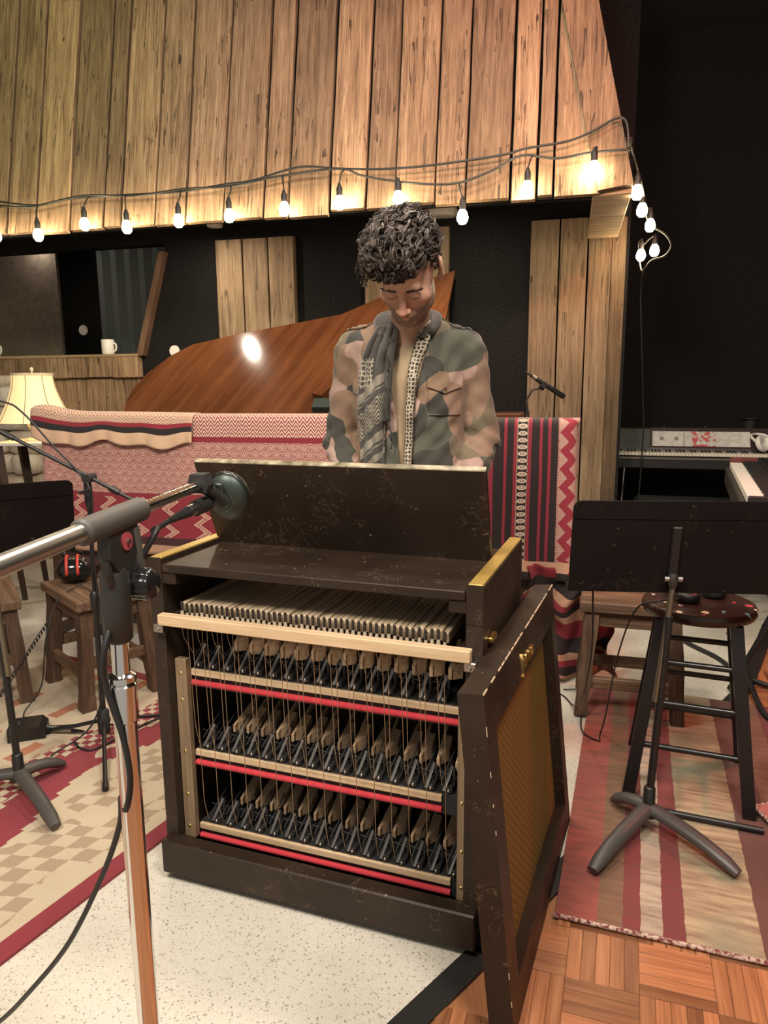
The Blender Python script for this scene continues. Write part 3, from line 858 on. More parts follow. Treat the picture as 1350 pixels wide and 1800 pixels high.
MB().tube([tuple(pc + bd * .004 + side * .0115), tuple(pc + bd * .004 + side * .015)], .0034, 12).build('swivel_rivet', STEEL, STD, 40)
kc = pc + bd * .018 - upb * .062
mb = MB()
prof = []
n = 36
for t, rr in ((.006, .014), (.010, .020), (.030, .021), (.036, .016), (.038, .0)):
    for k in range(n):
        a = 2 * PI * k / n
        r2 = rr * (1 + .055 * math.cos(9 * a)) if rr > .015 else rr
        prof.append(tuple(kc + side * t + bd * (r2 * math.cos(a)) + upb * (r2 * math.sin(a))))
mb.add(prof, [(i * n + k, i * n + (k + 1) % n, (i + 1) * n + (k + 1) % n, (i + 1) * n + k) for i in range(4) for k in range(n)])
mb.build('hand_wheel', simple('glossy_black_knob', (.012, .012, .012), .18), STD, 50)
# end clamp of the boom
MB().prism([(-.014, -.012), (.014, -.012), (.018, .0), (.012, .018), (-.012, .018), (-.018, .0)], -.010, .014, Matrix.Translation(bB + bd * .005) @ Matrix(((side.x, upb.x, bd.x, 0), (side.y, upb.y, bd.y, 0), (side.z, upb.z, bd.z, 0), (0, 0, 0, 1)))).build('boom_clamp', BLACKMATTE, STD, 30)

# large-diaphragm microphone on it
mc = Vector((-.262, 1.200, 1.131))
MIC = empty('microphone', tuple(mc), 0, 'egg shaped black microphone with green mesh grille on the chrome boom stand', 'microphone')
axis = Vector((.22, .86, .22)).normalized()       # mic points forward
q = axis.to_track_quat('Z', 'Y').to_matrix().to_4x4()
m = Mat('green_mesh', (.05, .07, .06), .45, .6)
mx_, my_ = m.uv()
hexm = m.voro(1.0, m.comb(mx_ * 340.0, my_ * 340.0, 0), rnd=0.0).lt(.30)
m.set('Base Color', m.mix(hexm, (.065, .085, .072), (.006, .008, .007)))
body = MB()
n = 28
# flattened egg: wide across, grille dome and black rear dome
def egg(z0, z1, steps):
    rings = []
    for i in range(steps + 1):
        t = z0 + (z1 - z0) * i / steps
        r = math.sqrt(max(0, 1 - t * t))
        rings.append((r, t))
    return rings
def eggmesh(rings, rx, ry, rz, off=0.0):
    b = MB(); vs = []; uv = []
    for (r, t) in rings:
        for k in range(n):
            a = 2 * PI * k / n
            p = q @ Vector((rx * r * math.cos(a), ry * r * math.sin(a), rz * t + off))
            vs.append(tuple(p)); uv.append((a * .034 * max(r, .2), t * .045))
    mrow = len(rings)
    fs = [(i * n + k, i * n + (k + 1) % n, (i + 1) * n + (k + 1) % n, (i + 1) * n + k) for i in range(mrow - 1) for k in range(n)]
    return b.add(vs, fs, uv)
# local z of q is the pointing axis; seen from behind and to the left
eggmesh(egg(-.98, .02, 8), .036, .042, .022).build('rear_grille', m.mat, MIC, 180)
eggmesh([(1.0, -.14), (1.05, -.10), (1.06, .0), (1.05, .12), (1.0, .16)], .036, .042, .030).build('rim', simple('satin_rim', (.045, .045, .045), .3, .8), MIC, 60)
eggmesh(egg(.05, .99, 8), .035, .041, .038).build('front_grille', m.mat, MIC, 180)
back = -(bd)
arm0 = sx0 + bB - mc + bd * .012
MB().tube([tuple(arm0 - upb * .006), tuple((arm0 - upb * .006) * .45 + Vector((0, -.012, 0))), tuple(q @ Vector((0, 0, -.020)))], [.010, .009, .013], 10).build('mount', BLACKMATTE, MIC, 50)
MB().box((-.006, -.012, -.004), (.006, .030, .004), .002, Matrix.Translation(q @ Vector((.0, .004, -.026))) @ q).build('switch_lug', simple('lug', (.07, .09, .08), .35, .6), MIC)
cn0 = arm0 - upb * .034 + bd * .005
con = MB()
con.tube([tuple(cn0 + bd * .012), tuple(cn0), tuple(cn0 - bd * .035)], [.0120, .0130, .0125], 16)
con.build('connector_body', BLACKMATTE, MIC, 40)
MB().tube([tuple(cn0 - bd * .035), tuple(cn0 - bd * .060)], .0092, 16).build('connector_ring', STEEL, MIC, 40)
MB().tube([tuple(cn0 - bd * .060), tuple(cn0 - bd * .085), tuple(cn0 - bd * .12)], [.0090, .0070, .0045], 12).build('connector_boot', BLACKMATTE, MIC, 50)
# its cable: along the boom, down the pole, off to the lower left
cs = mc + cn0 - bd * .118
cab = [tuple(cs), tuple(cs - bd * .05 - Vector((0, 0, .004))), tuple(sx0 + bC - upb * .03 + side * .022 + bd * .07), (-.340, .930, 1.06), (-.358, .877, .99), (-.362, .880, .93), (-.345, .878, .86), (-.340, .878, .80), (-.352, .886, .752), (-.365, .906, .759), (-.375, .918, .709), (-.42, .95, .605), (-.507, 1.003, .445), (-.62, 1.076, .287), (-.724, 1.154, .152), (-.852, 1.241, .012), (-.95, 1.25, .006)]
o0 = Vector((-.35, .9, .0))
tag(MB().tube(spline([tuple(Vector(p) - o0) for p in cab], 7), .0042, 8).build('microphone_cable', RUBBER, None, 180, tuple(o0)), 'black microphone cable looping down the chrome boom stand', 'cable')
# ------------------------------------------------------------------ music stands
def music_stand(label, loc, desk_w, desk_h, desk_z, lean, rz, base_rot, cx_off=0.0, tilt=0.0):
    o = empty('music_stand', loc, 0, label, 'music stand', 'black music stands')
    WORNB = scuffed('stand_' + str(len(bpy.data.materials)), (.007, .005, .005), (.010, .007, .006), .62, .3, .10)
    rot = Matrix.Translation((cx_off, 0, desk_z)) @ Matrix.Rotation(rz, 4, 'Z') @ Matrix.Rotation(tilt, 4, 'Y') @ Matrix.Rotation(lean, 4, 'X')
    # rounded desk plate
    r = .022; poly = []
    for cx_, cz_, a0 in ((desk_w / 2 - r, desk_h / 2 - r, 0), (-desk_w / 2 + r, desk_h / 2 - r, PI / 2)):
        for k in range(6):
            a = a0 + k * PI / 10
            poly.append((cx_ + r * math.cos(a), cz_ + r * math.sin(a)))
    poly += [(-desk_w / 2, -desk_h / 2), (desk_w / 2, -desk_h / 2)]
    RX = rot @ Matrix.Rotation(PI / 2, 4, 'X')
    MB().prism(poly, -.002, .002, RX).build('desk', WORNB, o)
    MB().box((-desk_w / 2, .0, -desk_h / 2), (desk_w / 2, .055, -desk_h / 2 + .003), 0, rot).build('ledge', WORNB, o)
    MB().box((-desk_w / 2 + .004, -.004, desk_h / 2 - .052), (desk_w / 2 - .004, -.002, desk_h / 2 - .047), 0, rot).build('desk_crease', WORNB, o)
    MB().box((-.013, -.014, -.075), (.013, -.002, desk_h * .24), .003, rot).build('desk_bracket', BLACK, o)
    MB().tube([tuple(rot @ Vector((-.024, -.020, -.085))), tuple(rot @ Vector((.024, -.020, -.085)))], .008, 12).build('tilt_bolt', STEEL, o, 40)
    hz = rot @ Vector((0, -.018, -.085))
    MB().lathe([(0, .016), (.012, .014), (.016, .0), (.013, -.018), (.008, -.03), (.008, -.06)], 14, tuple(hz)).build('tilt_head', DARKMET, o, 50)
    MB().tube([tuple(hz + Vector((0, 0, -.03))), (0, 0, .40)], .0085, 12).build('inner_pole', simple('inner_tube', (.22, .19, .13), .35, .8), o, 60)
    MB().tube([(hz.x * .85, hz.y * .85, hz.z - .11), (0, 0, .09)], .0115, 14).build('pole', BLACK, o, 60)
    MB().lathe([(.0115, .135), (.0165, .13), (.0180, .075), (.026, .06), (.030, .045)], 14).build('collar', BLACK, o, 50)
    GREY = simple('grey_cast_base', (.060, .054, .050), .42)
    for k in range(3):
        a = base_rot[k][0]; L = base_rot[k][1]
        pts, rad = [], []
        for i in range(9):
            t = i / 8
            pts.append((L * t * math.cos(a), L * t * math.sin(a), .066 - .012 * t - .036 * t ** 3))
            rad.append(.0250 - .004 * t if i < 8 else .016)
        MB().tube(pts, rad, 10, True, .75).build('base_leg', GREY, o, 60)
    return o
music_stand('black music stand with worn top edge in front of the paint splattered stool', (.775, 1.94, .0095), .562, .272, .852, .16, -.10, [(3.9, .31), (-.98, .28), (2.05, .135)], .028, .0)
music_stand('black music stand at the left edge, its desk cut by the frame', (-1.200, 2.165, .0095), .50, .27, .895, .42, .50, [(-.80, .31), (1.05, .16), (3.3, .25)], -.02, .0)

# ------------------------------------------------------------------ black boom stand behind it
BS = empty('boom_stand', (-1.05, 2.50, .0095), 0, 'black boom microphone stand behind the left music stand', 'mic stand')
MB().tube([(0, 0, .06), (.005, 0, .55)], .0105, 12).build('lower_pole', BLACK, BS, 60)
MB().tube([(.004, 0, .50), (.012, 0, .93)], .0075, 12).build('upper_pole', BLACK, BS, 60)
MB().lathe([(.010, .50), (.016, .51), (.016, .57), (.009, .58)], 12, (.004, 0, 0)).build('height_clutch', BLACK, BS, 50)
MB().lathe([(.011, .03), (.022, .035), (.022, .12), (.011, .13)], 12).build('leg_hub', BLACKMATTE, BS, 50)
for (x, y) in ((.13, -.34), (-.25, .06), (.30, .22)):
    d = Vector((x, y, 0))
    MB().tube([(0, 0, .085), tuple(d * .5 + Vector((0, 0, .045))), tuple(d + Vector((0, 0, .012)))], .0075, 8).build('leg', BLACK, BS, 60)
    MB().tube([tuple(d * .93 + Vector((0, 0, .016))), tuple(d * 1.02 + Vector((0, 0, .010)))], .0105, 8).build('rubber_foot', RUBBER, BS, 60)
h0 = Vector((.022, 0, .975))
MB().tube([(-.277, 0, 1.157), (.0, 0, 1.005), (.178, 0, .904)], .0068, 10).build('boom', BLACK, BS, 60)
MB().tube([(-.45, 0, 1.25), (-.23, 0, 1.130)], .0095, 10).build('boom_sleeve', BLACK, BS, 60)
MB().lathe([(.0085, .88), (.014, .90), (.014, .965), (.009, .985)], 12, (.012, 0, 0)).build('head_clutch', BLACKMATTE, BS, 50)
MB().tube([(.02, -.03, .99), (.02, .03, .99)], .016, 12).build('boom_swivel', BLACKMATTE, BS, 40)
MB().tube([(.02, -.03, .985), (.035, -.045, .955), (.0, -.05, .945)], .006, 6).build('swivel_handle', BLACK, BS, 60)
MB().tube([(.09, 0, .955), (.12, 0, .937)], .012, 10).build('boom_collar', BLACK, BS, 50)
MB().tube(spline([(-.50, 0, 1.30), (-.266, 0, 1.259), (-.192, 0, 1.219), (-.09, -.008, 1.10), (-.01, -.014, 1.01), (.03, -.02, .93), (.02, -.02, .70), (.03, -.02, .50), (.025, -.02, .25), (-.03, -.05, .08), (-.15, -.12, .006)], 7), .0035, 6).build('cable', RUBBER, BS, 180)

# ------------------------------------------------------------------ rugs
def face_plane(name, pts, mat, z=0.006, uvf=None, label=None, cat='rug', n=1):
    mb = MB()
    vs = [(x, y, z) for x, y in pts]
    k = len(vs)
    uv = [uvf(p) for p in pts] if uvf else None
    mb.add(vs + [(x, y, 0.0005) for x, y in pts], [tuple(range(k))] + [(i, (i + 1) % k, k + (i + 1) % k, k + i) for i in range(k)], (uv + uv) if uv else None)
    o = mb.build(name, mat); tag(o, label, cat); return o
# left rug: red border, cream field with tan checks, stepped red band, orange figures
e0 = Vector((-.894, 1.448, 0)); ed = Vector((.4588, .8885, 0)); en = Vector((-.8885, .4588, 0))
def ruv(p): d = Vector((p[0], p[1], 0)) - e0; return (d.dot(ed), d.dot(en))
m = Mat('kilim_rug', rough=.95)
u, v = m.uv()
nz = m.noise(9, 3, m.comb(u, v, 0)); fine = m.noise(160, 2, m.comb(u, v, 0))
wob = (m.noise(26, 2, m.comb(u, v, 0)) - .5) * .016
uu, vv = u + wob, v + wob * .8
cream = m.mix(nz * .8, (.60, .50, .36), (.47, .38, .26))
tan_ = m.mix(nz * .7, (.40, .30, .20), (.32, .235, .155))
s = .055
ck = ((((uu + vv * .35) / s).floor() + ((vv) / s).floor()).mod(2.0)).gt(.5)
c = m.mix(ck * v.between(.10, .42) * m.noise(3, 1, m.comb(u, v, 0)).gt(.42), cream, tan_)
red = m.mix(nz * .6, (.26, .018, .036), (.19, .012, .026))
# stepped red band running along the rug
stp = ((uu / .06).floor() * 12.9898).sin() * .06
band = (vv + stp).between(.45, .60)
c = m.mix(band, c, red)
s2 = .030
ck2 = ((uu / s2).floor() + (vv / s2).floor()).mod(2.0).gt(.5)
c = m.mix((vv + stp * .5).between(.60, .73) * ck2, c, red)
# swirl
su, sv_ = uu - .82, vv - .52
rad = (su * su + sv_ * sv_).sqrt()
c = m.mix((rad.between(.045, .07)) * (su + sv_).gt(-.03), c, cream)
# orange bars further in
ob = ((uu * 3.3).fract().lt(.45)) * ((vv * 4.1 + (uu * 3.3).floor() * .37).fract().lt(.22)) * vv.gt(.78)
c = m.mix(ob, c, m.mix(nz, (.42, .13, .055), (.36, .16, .08)))
c = m.mix(vv.between(.76, .80) * .35, c, tan_)
c = m.mix((vv * 9 + nz * 3).sin().gt(.75) * vv.gt(.74) * .5, c, tan_)
# border
edge_ = v.lt(.058) + u.gt(1.345)
c = m.mix(edge_.mn(1.0), c, red)
c = m.mix(fine * .28, c, (.10, .06, .04))
m.set('Base Color', c); m.bump(fine, .5, .004); m.set('Sheen Weight', .15)
p_ = lambda a, b: (e0.x + ed.x * a + en.x * b, e0.y + ed.y * a + en.y * b)
face_plane('patterned_rug', [p_(-1.3, 0), p_(1.40, 0), p_(1.40, 1.5), p_(-1.3, 1.5)], m.mat, .009, ruv, 'cream and red patterned rug with checks and a red border on the left')
# right rug: long stripes with streaky dye
r0 = Vector((.418, 1.591, 0)); rd = Vector((.331, .9436, 0)); rn = Vector((.9436, -.331, 0))
def ruv2(p): d = Vector((p[0], p[1], 0)) - r0; return (d.dot(rn), d.dot(rd))
m = Mat('striped_rug', rough=.95)
u, v = m.uv()
st = m.noise(1, 5, m.comb(u * 7.0, v * 45.0, 0)); bl = m.noise(4.0, 3, m.comb(u, v, 3.0)); fine = m.noise(1, 2, m.comb(u * 220.0, v * 60.0, 0))
uu = u + (m.noise(22, 2, m.comb(u * .3, v, 0)) - .5) * .010
cols = [(.0, (.34, .085, .065)), (.098, (.20, .115, .065)), (.158, (.185, .030, .034)), (.200, (.44, .36, .27)), (.252, (.175, .028, .034)), (.302, (.44, .335, .205)), (.470, (.12, .045, .038)), (.56, (.21, .10, .06)), (.64, (.16, .028, .032)), (.74, (.38, .15, .105)), (.84, (.20, .035, .040)), (.92, (.40, .31, .20))]
c = m.ramp(uu / 1.2, [(a / 1.2, b) for a, b in cols], 'CONSTANT')
c = m.mix(bl.gt(.52) * .0 + (st - .38).mx(0.0) * 2.2, c, (.12, .045, .03))
c = m.mix(uu.between(.302, .470) * (bl - .5).mx(0.0) * 4.0, c, (.20, .20, .13))
c = m.mix((bl - .45).mx(0.0) * uu.lt(.098) * 3.0, c, (.27, .060, .055))
c = m.mix(fine * .25, c, (.08, .03, .02))
m.set('Base Color', c); m.bump(fine, .4, .003); m.set('Sheen Weight', .15)
p2_ = lambda a, b: (r0.x + rd.x * b + rn.x * a, r0.y + rd.y * b + rn.y * a)
RUG2 = face_plane('striped_rug', [p2_(0, 0), p2_(1.2, 0), p2_(1.2, 1.42), p2_(0, 1.50)], m.mat, .009, ruv2, 'striped red, brown and tan rug under the right music stand')
FRINGE = (lambda m: (m.set('Base Color', m.ramp(m.noise(120, 2), [(.4, (.15, .03, .035)), (.6, (.50, .38, .30))])), m)[1])(Mat('stitched_edge', rough=.95)).mat
MB().tube([(*p2_(-.003, -.003), .008), (*p2_(.3, -.004), .008), (*p2_(.7, -.002), .008), (*p2_(1.2, -.003), .008)], .006, 8).build('stitched_edge', FRINGE, RUG2, 60)
# small folded rug at the right edge, lifted on the stool stretcher side
m = Mat('pink_rug', rough=.95)
u, v = m.uv()
c = m.mix(m.noise(1, 4, m.comb(u * 8, v * 70, 0)), (.42, .15, .12), (.30, .085, .08))
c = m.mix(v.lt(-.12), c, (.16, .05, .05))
m.set('Base Color', c); m.bump(m.noise(1, 2, m.comb(u * 60, v * 260, 0)), .5, .004)
def small(a, b):
    x = 1.128 + .40 * a + .02 * (1 - b) ; y = 2.015 - .34 * (1 - b) * (1 - .15 * a) + .02 * a
    z = .019 + .022 * a * (1 - a) * 4 * b + .012 * b * (1 - a)
    return (x - .10 * (1 - b) * (1 - a) * -0.2, y, max(z, .0185)), (a * .4, -(1 - b) * .34)
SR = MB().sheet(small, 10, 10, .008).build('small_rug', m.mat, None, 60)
tag(SR, 'small pink woven rug with a curled corner at the right edge', 'rug')
MB().tube([Vector(small(0, k / 10)[0]) + Vector((0, 0, -.003)) for k in range(11)], .006, 7).build('stitched_edge', FRINGE, SR, 60)
MB().tube([Vector(small(k / 10, 1)[0]) + Vector((0, 0, -.003)) for k in range(11)], .005, 7).build('stitched_edge', FRINGE, SR, 60)

# ------------------------------------------------------------------ stools
def rustic_stool(label, c, lx, ly, h, rz, splay=.03, boards=3):
    o = empty('rustic_stool', (c[0], c[1], 0.0), rz, label, 'stool', 'rustic wooden stools')
    for k in range(boards):
        y0 = -ly / 2 + ly * k / boards; y1 = y0 + ly / boards
        q = MB().box((-lx / 2 + random.uniform(-.008, .008), y0 + .002, h - .042), (lx / 2 + random.uniform(-.008, .008), y1 - .002, h + random.uniform(-.003, .003)), .005)
        q.build('seat_board', RUSTIC_X, o)
    for sx in (-1, 1):
        for sy in (-1, 1):
            xt, yt = sx * (lx / 2 - .05), sy * (ly / 2 - .045)
            xb, yb = xt + sx * splay, yt + sy * splay
            vs, fs = [], []
            nn = 6
            for i in range(nn + 1):
                t = i / nn
                cx_, cy_ = xb + (xt - xb) * t, yb + (yt - yb) * t
                w = .027 + random.uniform(-.003, .003)
                z = .0105 + (h - .052) * t
                vs += [(cx_ - w, cy_ - w, z), (cx_ + w, cy_ - w, z), (cx_ + w, cy_ + w, z), (cx_ - w, cy_ + w, z)]
            for i in range(nn):
                for e_ in range(4): fs.append((i * 4 + e_, i * 4 + (e_ + 1) % 4, i * 4 + 4 + (e_ + 1) % 4, i * 4 + 4 + e_))
            fs += [(3, 2, 1, 0), tuple(nn * 4 + e_ for e_ in range(4))]
            MB().add(vs, fs).build('leg', RUSTIC, o)
    X_, Y_ = lx / 2 - .05, ly / 2 - .045
    for s_ in (-1, 1):
        MB().box((-X_, s_ * Y_ - .012, h - .105), (X_, s_ * Y_ + .012, h - .043), .003).build('apron', RUSTIC_X, o)
        MB().box((-X_ - .02, s_ * (Y_ + .018) - .014, .12), (X_ + .02, s_ * (Y_ + .018) + .014, .165), .004).build('stretcher', RUSTIC_X, o)
        MB().box((s_ * X_ - .012, -Y_, h - .105), (s_ * X_ + .012, Y_, h - .043), .003).build('apron', RUSTIC_X, o)
        MB().box((s_ * (X_ + .016) - .014, -Y_ - .02, .175), (s_ * (X_ + .016) + .014, Y_ + .02, .22), .004).build('stretcher', RUSTIC_X, o)
    return o
rustic_stool('rustic dark wooden stool carrying the red and black headphones', (-1.25, 3.015), .45, .33, .47, math.radians(132.3))
rustic_stool('rustic wooden bench at the left edge beside the headphone stool', (-1.80, 3.02), .62, .34, .455, math.radians(122))
rustic_stool('rustic wooden stool behind the right music stand and bar stool', (.99, 2.775), .40, .30, .475, math.radians(-16))

# black bar stool with a paint spattered round seat
BSO = empty('bar_stool', (1.005, 2.215, .010), math.radians(-22), 'black wooden bar stool with a round paint splattered seat', 'stool')
m = Mat('paint_splatter', rough=.25)
ox, oy, oz = m.sep(m.obj())
rr = (ox * ox + oy * oy).sqrt()
pa = m.noise(22, 3, dist=1.0)
c = m.mix(m.noise(14, 3), (.016, .008, .007), (.050, .022, .015))
vr = m.voro(26, out='Color'); vx, vy, vz = m.sep(vr)
blob = (m.voro(26) + (pa - .5) * .8).lt(.27) * rr.gt(.085) * vx.gt(.30)
pc_ = m.ramp(vy, [(.0, (.70, .66, .58)), (.45, (.50, .06, .06)), (.55, (.12, .25, .30)), (.70, (.65, .55, .40)), (.86, (.55, .08, .10))], 'CONSTANT')
c = m.mix(blob, c, pc_)
m.set('Base Color', c)
MB().lathe([(0, .575), (.150, .575), (.166, .579), (.172, .590), (.172, .602), (.166, .611), (.150, .613), (0, .612)], 40).build('seat', m.mat, BSO, 40)
PBL = simple('black_stool_paint', (.008, .007, .007), .3)
fo_, ti = .175, .105
legs = []
for sx in (-1, 1):
    for sy in (-1, 1):
        t_, b_ = Vector((sx * ti, sy * ti, .576)), Vector((sx * fo_, sy * fo_, .0))
        legs.append((sx, sy, t_, b_))
        vs = []
        for p in (b_, t_):
            vs += [(p.x - .019, p.y - .019, p.z), (p.x + .019, p.y - .019, p.z), (p.x + .019, p.y + .019, p.z), (p.x - .019, p.y + .019, p.z)]
        MB().add(vs, [(3, 2, 1, 0), (4, 5, 6, 7)] + [(i, (i + 1) % 4, 4 + (i + 1) % 4, 4 + i) for i in range(4)]).build('leg', PBL, BSO)
def legpt(sx, sy, z):
    k = ti + (fo_ - ti) * (1 - z / .576)
    return (sx * k, sy * k, z)
for z1_, z2_ in ((.17, .23), (.31, .37), (.44, .49)):
    for s_ in (-1, 1):
        MB().cyl(legpt(-1, s_, z1_), legpt(1, s_, z1_), .010, n=8).build('rung', PBL, BSO, 50)
        MB().cyl(legpt(s_, -1, z2_), legpt(s_, 1, z2_), .010, n=8).build('rung', PBL, BSO, 50)
# black cap and small dish on the seat, mostly behind the music stand
HB = empty('headphones', (1.02, 2.235, .6245), .4, 'black headphones lying on the paint splattered stool', 'headphones')
for s_ in (-1, 1):
    MB().lathe([(0, 0), (.032, 0), (.038, .006), (.038, .022), (.030, .030), (0, .030)], 18, (s_ * .055, 0, 0)).build('ear_cup', BLACK, HB, 50)
MB().tube(spline([(-.055, 0, .02), (-.075, .06, .022), (-.03, .115, .022), (.03, .115, .022), (.075, .06, .022), (.055, 0, .02)], 5), .007, 8).build('headband', BLACK, HB, 60)
# black tube lying near the music stand base, and a black tripod leg at the right edge
tb = Vector((.80, 2.02, .022))
TUB = empty('black_tube', tuple(tb), 0, 'black tube with a thick end lying on the striped rug behind the music stand base', 'tube')
e_ = Vector((1.10, 1.90, .022)) - tb
MB().tube([(0, 0, 0), tuple(e_)], .0095, 10).build('rod', BLACK, TUB, 60)
MB().tube([tuple(-e_ * .02), tuple(e_ * .10)], .0125, 10).build('end_cap', RUBBER, TUB, 60)

# headphones with red bands on the left stool
HP = empty('headphones', (-1.355, 3.055, .474), math.radians(20), 'black headphones with two red bands on the rustic stool', 'headphones')
HP.scale = (1.3, 1.3, 1.3)
GLB = simple('gloss_black', (.010, .010, .010), .12)
mb = MB()
vs = []; n = 16
for i in range(9):
    t = -1 + 2 * i / 8
    r = math.sqrt(max(1e-4, 1 - abs(t) ** 2.6))
    for k in range(n):
        a = 2 * PI * k / n
        vs.append((t * .062, .050 * r * math.cos(a), .043 + .043 * r * math.sin(a)))
mb.add(vs, [(i * n + k, i * n + (k + 1) % n, (i + 1) * n + (k + 1) % n, (i + 1) * n + k) for i in range(8) for k in range(n)])
mb.build('ear_cup', GLB, HP, 180)
for x in (-.022, .012):
    pts = [(x, .0515 * math.cos(a), .044 + .0445 * math.sin(a)) for a in [PI * k / 14 - .2 for k in range(17)]]
    MB().tube(pts, .0052, 6).build('red_band', simple('red_band', (.50, .045, .035), .5), HP, 180)
MB().lathe([(0, 0), (.040, 0), (.045, .01), (.045, .03), (.03, .04), (0, .04)], 16, (.03, .10, 0)).build('ear_cup', GLB, HP, 50)
MB().tube(spline([(-.03, .02, .085), (-.03, .07, .10), (.02, .12, .07)], 5), .006, 8).build('headband', BLACK, HP, 60)
HPC = Vector((-1.25, 2.85, 0))
pts = spline([tuple(Vector(p) - HPC) for p in [(-1.27, 2.93, .50), (-1.36, 2.88, .44), (-1.385, 2.80, .30), (-1.40, 2.76, .12), (-1.45, 2.70, .03), (-1.42, 2.66, .016)]], 6)
tag(MB().tube(pts, .003, 6).build('headphone_cable', RUBBER, None, 180, tuple(HPC)), 'thin headphone cable hanging from the rustic stool', 'cable')
# coiled cable
A_, B_ = Vector((-1.33, 2.72, .42)), Vector((-1.60, 2.50, .018))
pts = []
nC = 300
for i in range(nC + 1):
    t = i / nC
    p = A_.lerp(B_, t); p.z = .40 - .385 * min(1, t * 1.25) + .0 if t < .8 else .02
    p.z = max(.022, .40 - .45 * t)
    a = t * 2 * PI * 36
    pts.append(p + Vector((.0 , math.cos(a) * .010, math.sin(a) * .010)) - A_)
tag(MB().tube(pts, .0022, 4).build('coiled_cable', RUBBER, None, 180, tuple(A_)), 'coiled black cable between the rustic stool and bench', 'cable')
# direct box with plug
DI = empty('direct_box', (-1.362, 2.555, .0105), math.radians(18), 'black metal direct box on the patterned rug', 'direct box')
MB().prism([(-.065, 0), (.065, 0), (.065, .028), (.045, .048), (-.065, .048)], -.055, .055, Matrix.Rotation(PI / 2, 4, 'X')).build('body', BLACK, DI)
MB().lathe([(0, 0), (.006, 0), (.006, .008), (0, .008)], 10, (-.03, .0, .048)).build('knob', STEEL, DI, 40)
MB().tube([(.066, 0, .02), (.13, -.03, .012), (.155, -.04, .010)], [.0085, .0085, .0085], 10).build('plug', STEEL, DI, 40)
MB().tube([(.155, -.04, .010), (.20, -.06, .007)], [.008, .004], 10).build('plug_boot', RUBBER, DI, 40)
# ------------------------------------------------------------------ low baffles draped with printed cloths
BAF = simple('baffle_dark_wood', (.05, .028, .018), .6)
def baffle(label, base, lx, h, th=.07):
    o = empty('sound_baffle', tuple(base), TH, label, 'baffle')
    MB().box((0, 0, .06), (lx, th, h), .004).build('panel', BAF, o)
    for x in (.06, lx - .10):
        MB().box((x, -.10, 0), (x + .04, th + .10, .055), .004).build('foot', BAF, o)
    return o
G1 = Vector((-.26, 3.42, 0)) + U * -1.60
baffle('low dark baffle under the pink printed throw', G1, 1.78, 1.150)
BX0, BX1 = .02, 1.76
m = Mat('pink_block_print', rough=.9)
u, v = m.uv()
wv = (m.noise(5, 2, m.comb(u, v, 0)) - .5) * .010
uu, vv = u + wv, v + wv
CREAM, ROSE, RED = (.62, .47, .36), (.36, .085, .080), (.23, .018, .032)
che = ((vv * 52.0) + (uu * 27.0).tri() * 1.35).fract().lt(.5)
c_che = m.mix(che, (.64, .53, .41), (.29, .030, .042))
# scale pattern
sx_ = .056; sy_ = .034
row = (vv / sy_).floor()
fx = ((uu / sx_) + row * .5).fract() - .5
fy = (vv / sy_).fract()
rr = (fx * fx * 4.0 + fy * fy * .8).sqrt()
ring = ((rr * 3.6).fract().lt(.36)).mx((fx.abs() * 9 + fy * 3).fract().lt(.22) * rr.lt(.55))
c_sc = m.mix(ring, m.mix(m.noise(3, 2, m.comb(u, v, 0)), (.31, .085, .082), (.24, .050, .055)), (.64, .45, .36))
# zigzag lines on red
zz = (uu * 7.0).fract()
zg = ((uu * 5.6 + (vv * 13.0).tri() * .34).fract())
lin = zg.between(.30, .36).mx(zg.between(.39, .43)).mx(zg.between(.47, .53))
c_zg = m.mix(lin * m.noise(40, 2, m.comb(u, v, 0)).gt(.36), RED, (.62, .40, .30))
c = m.mix(v.gt(.095), c_che, RED)
c = m.mix(v.gt(.122), c, c_sc)
c = m.mix(v.gt(.385), c, RED)
c = m.mix(v.gt(.405), c, c_zg)
c = m.mix(v.gt(.610), c, (.05, .012, .014))
c = m.mix(v.gt(.650), c, (.45, .25, .16))
m.set('Base Color', c); m.bump(m.noise(300, 2, m.comb(u, v, 0)), .2, .002); m.set('Sheen Weight', .2)
PRINT = m.mat
T1 = empty('printed_throw', tuple(G1), TH, 'pink and red block printed throw with chevron border draped over the low baffle', 'throw')
def drape(x0, x1, h, th, front, backd, amp, sag=None):
    def fn(a, b):
        x = x0 + (x1 - x0) * a
        L = b * (front + th + .03 + backd)
        w = amp * (math.sin(x * 9 + 1) + .6 * math.sin(x * 23 + 2 * b))
        hh = h + (sag(x) if sag else 0)
        if L < backd: y, z, vv = th + .012, hh - (backd - L), -(th + .03) - (backd - L)
        elif L < backd + th + .03:
            t = (L - backd) / (th + .03)
            y = th + .012 - (th + .026) * t; z = hh + .014 * math.sin(PI * t); vv = -(th + .03) * (1 - t)
        else:
            d = L - backd - th - .03
            y = -.014 - abs(w) * min(1, d * 3) - .05 * d * d; z = hh - d; vv = d
        return (x, y, z), (x, vv)
    return fn
bump_l = lambda x: .030 * math.exp(-((x - .02) / .12) ** 2)
MB().sheet(drape(BX0, BX1, 1.160, .07, .70, .25, .006, bump_l), 90, 60, .004).build('throw', PRINT, T1, 180)
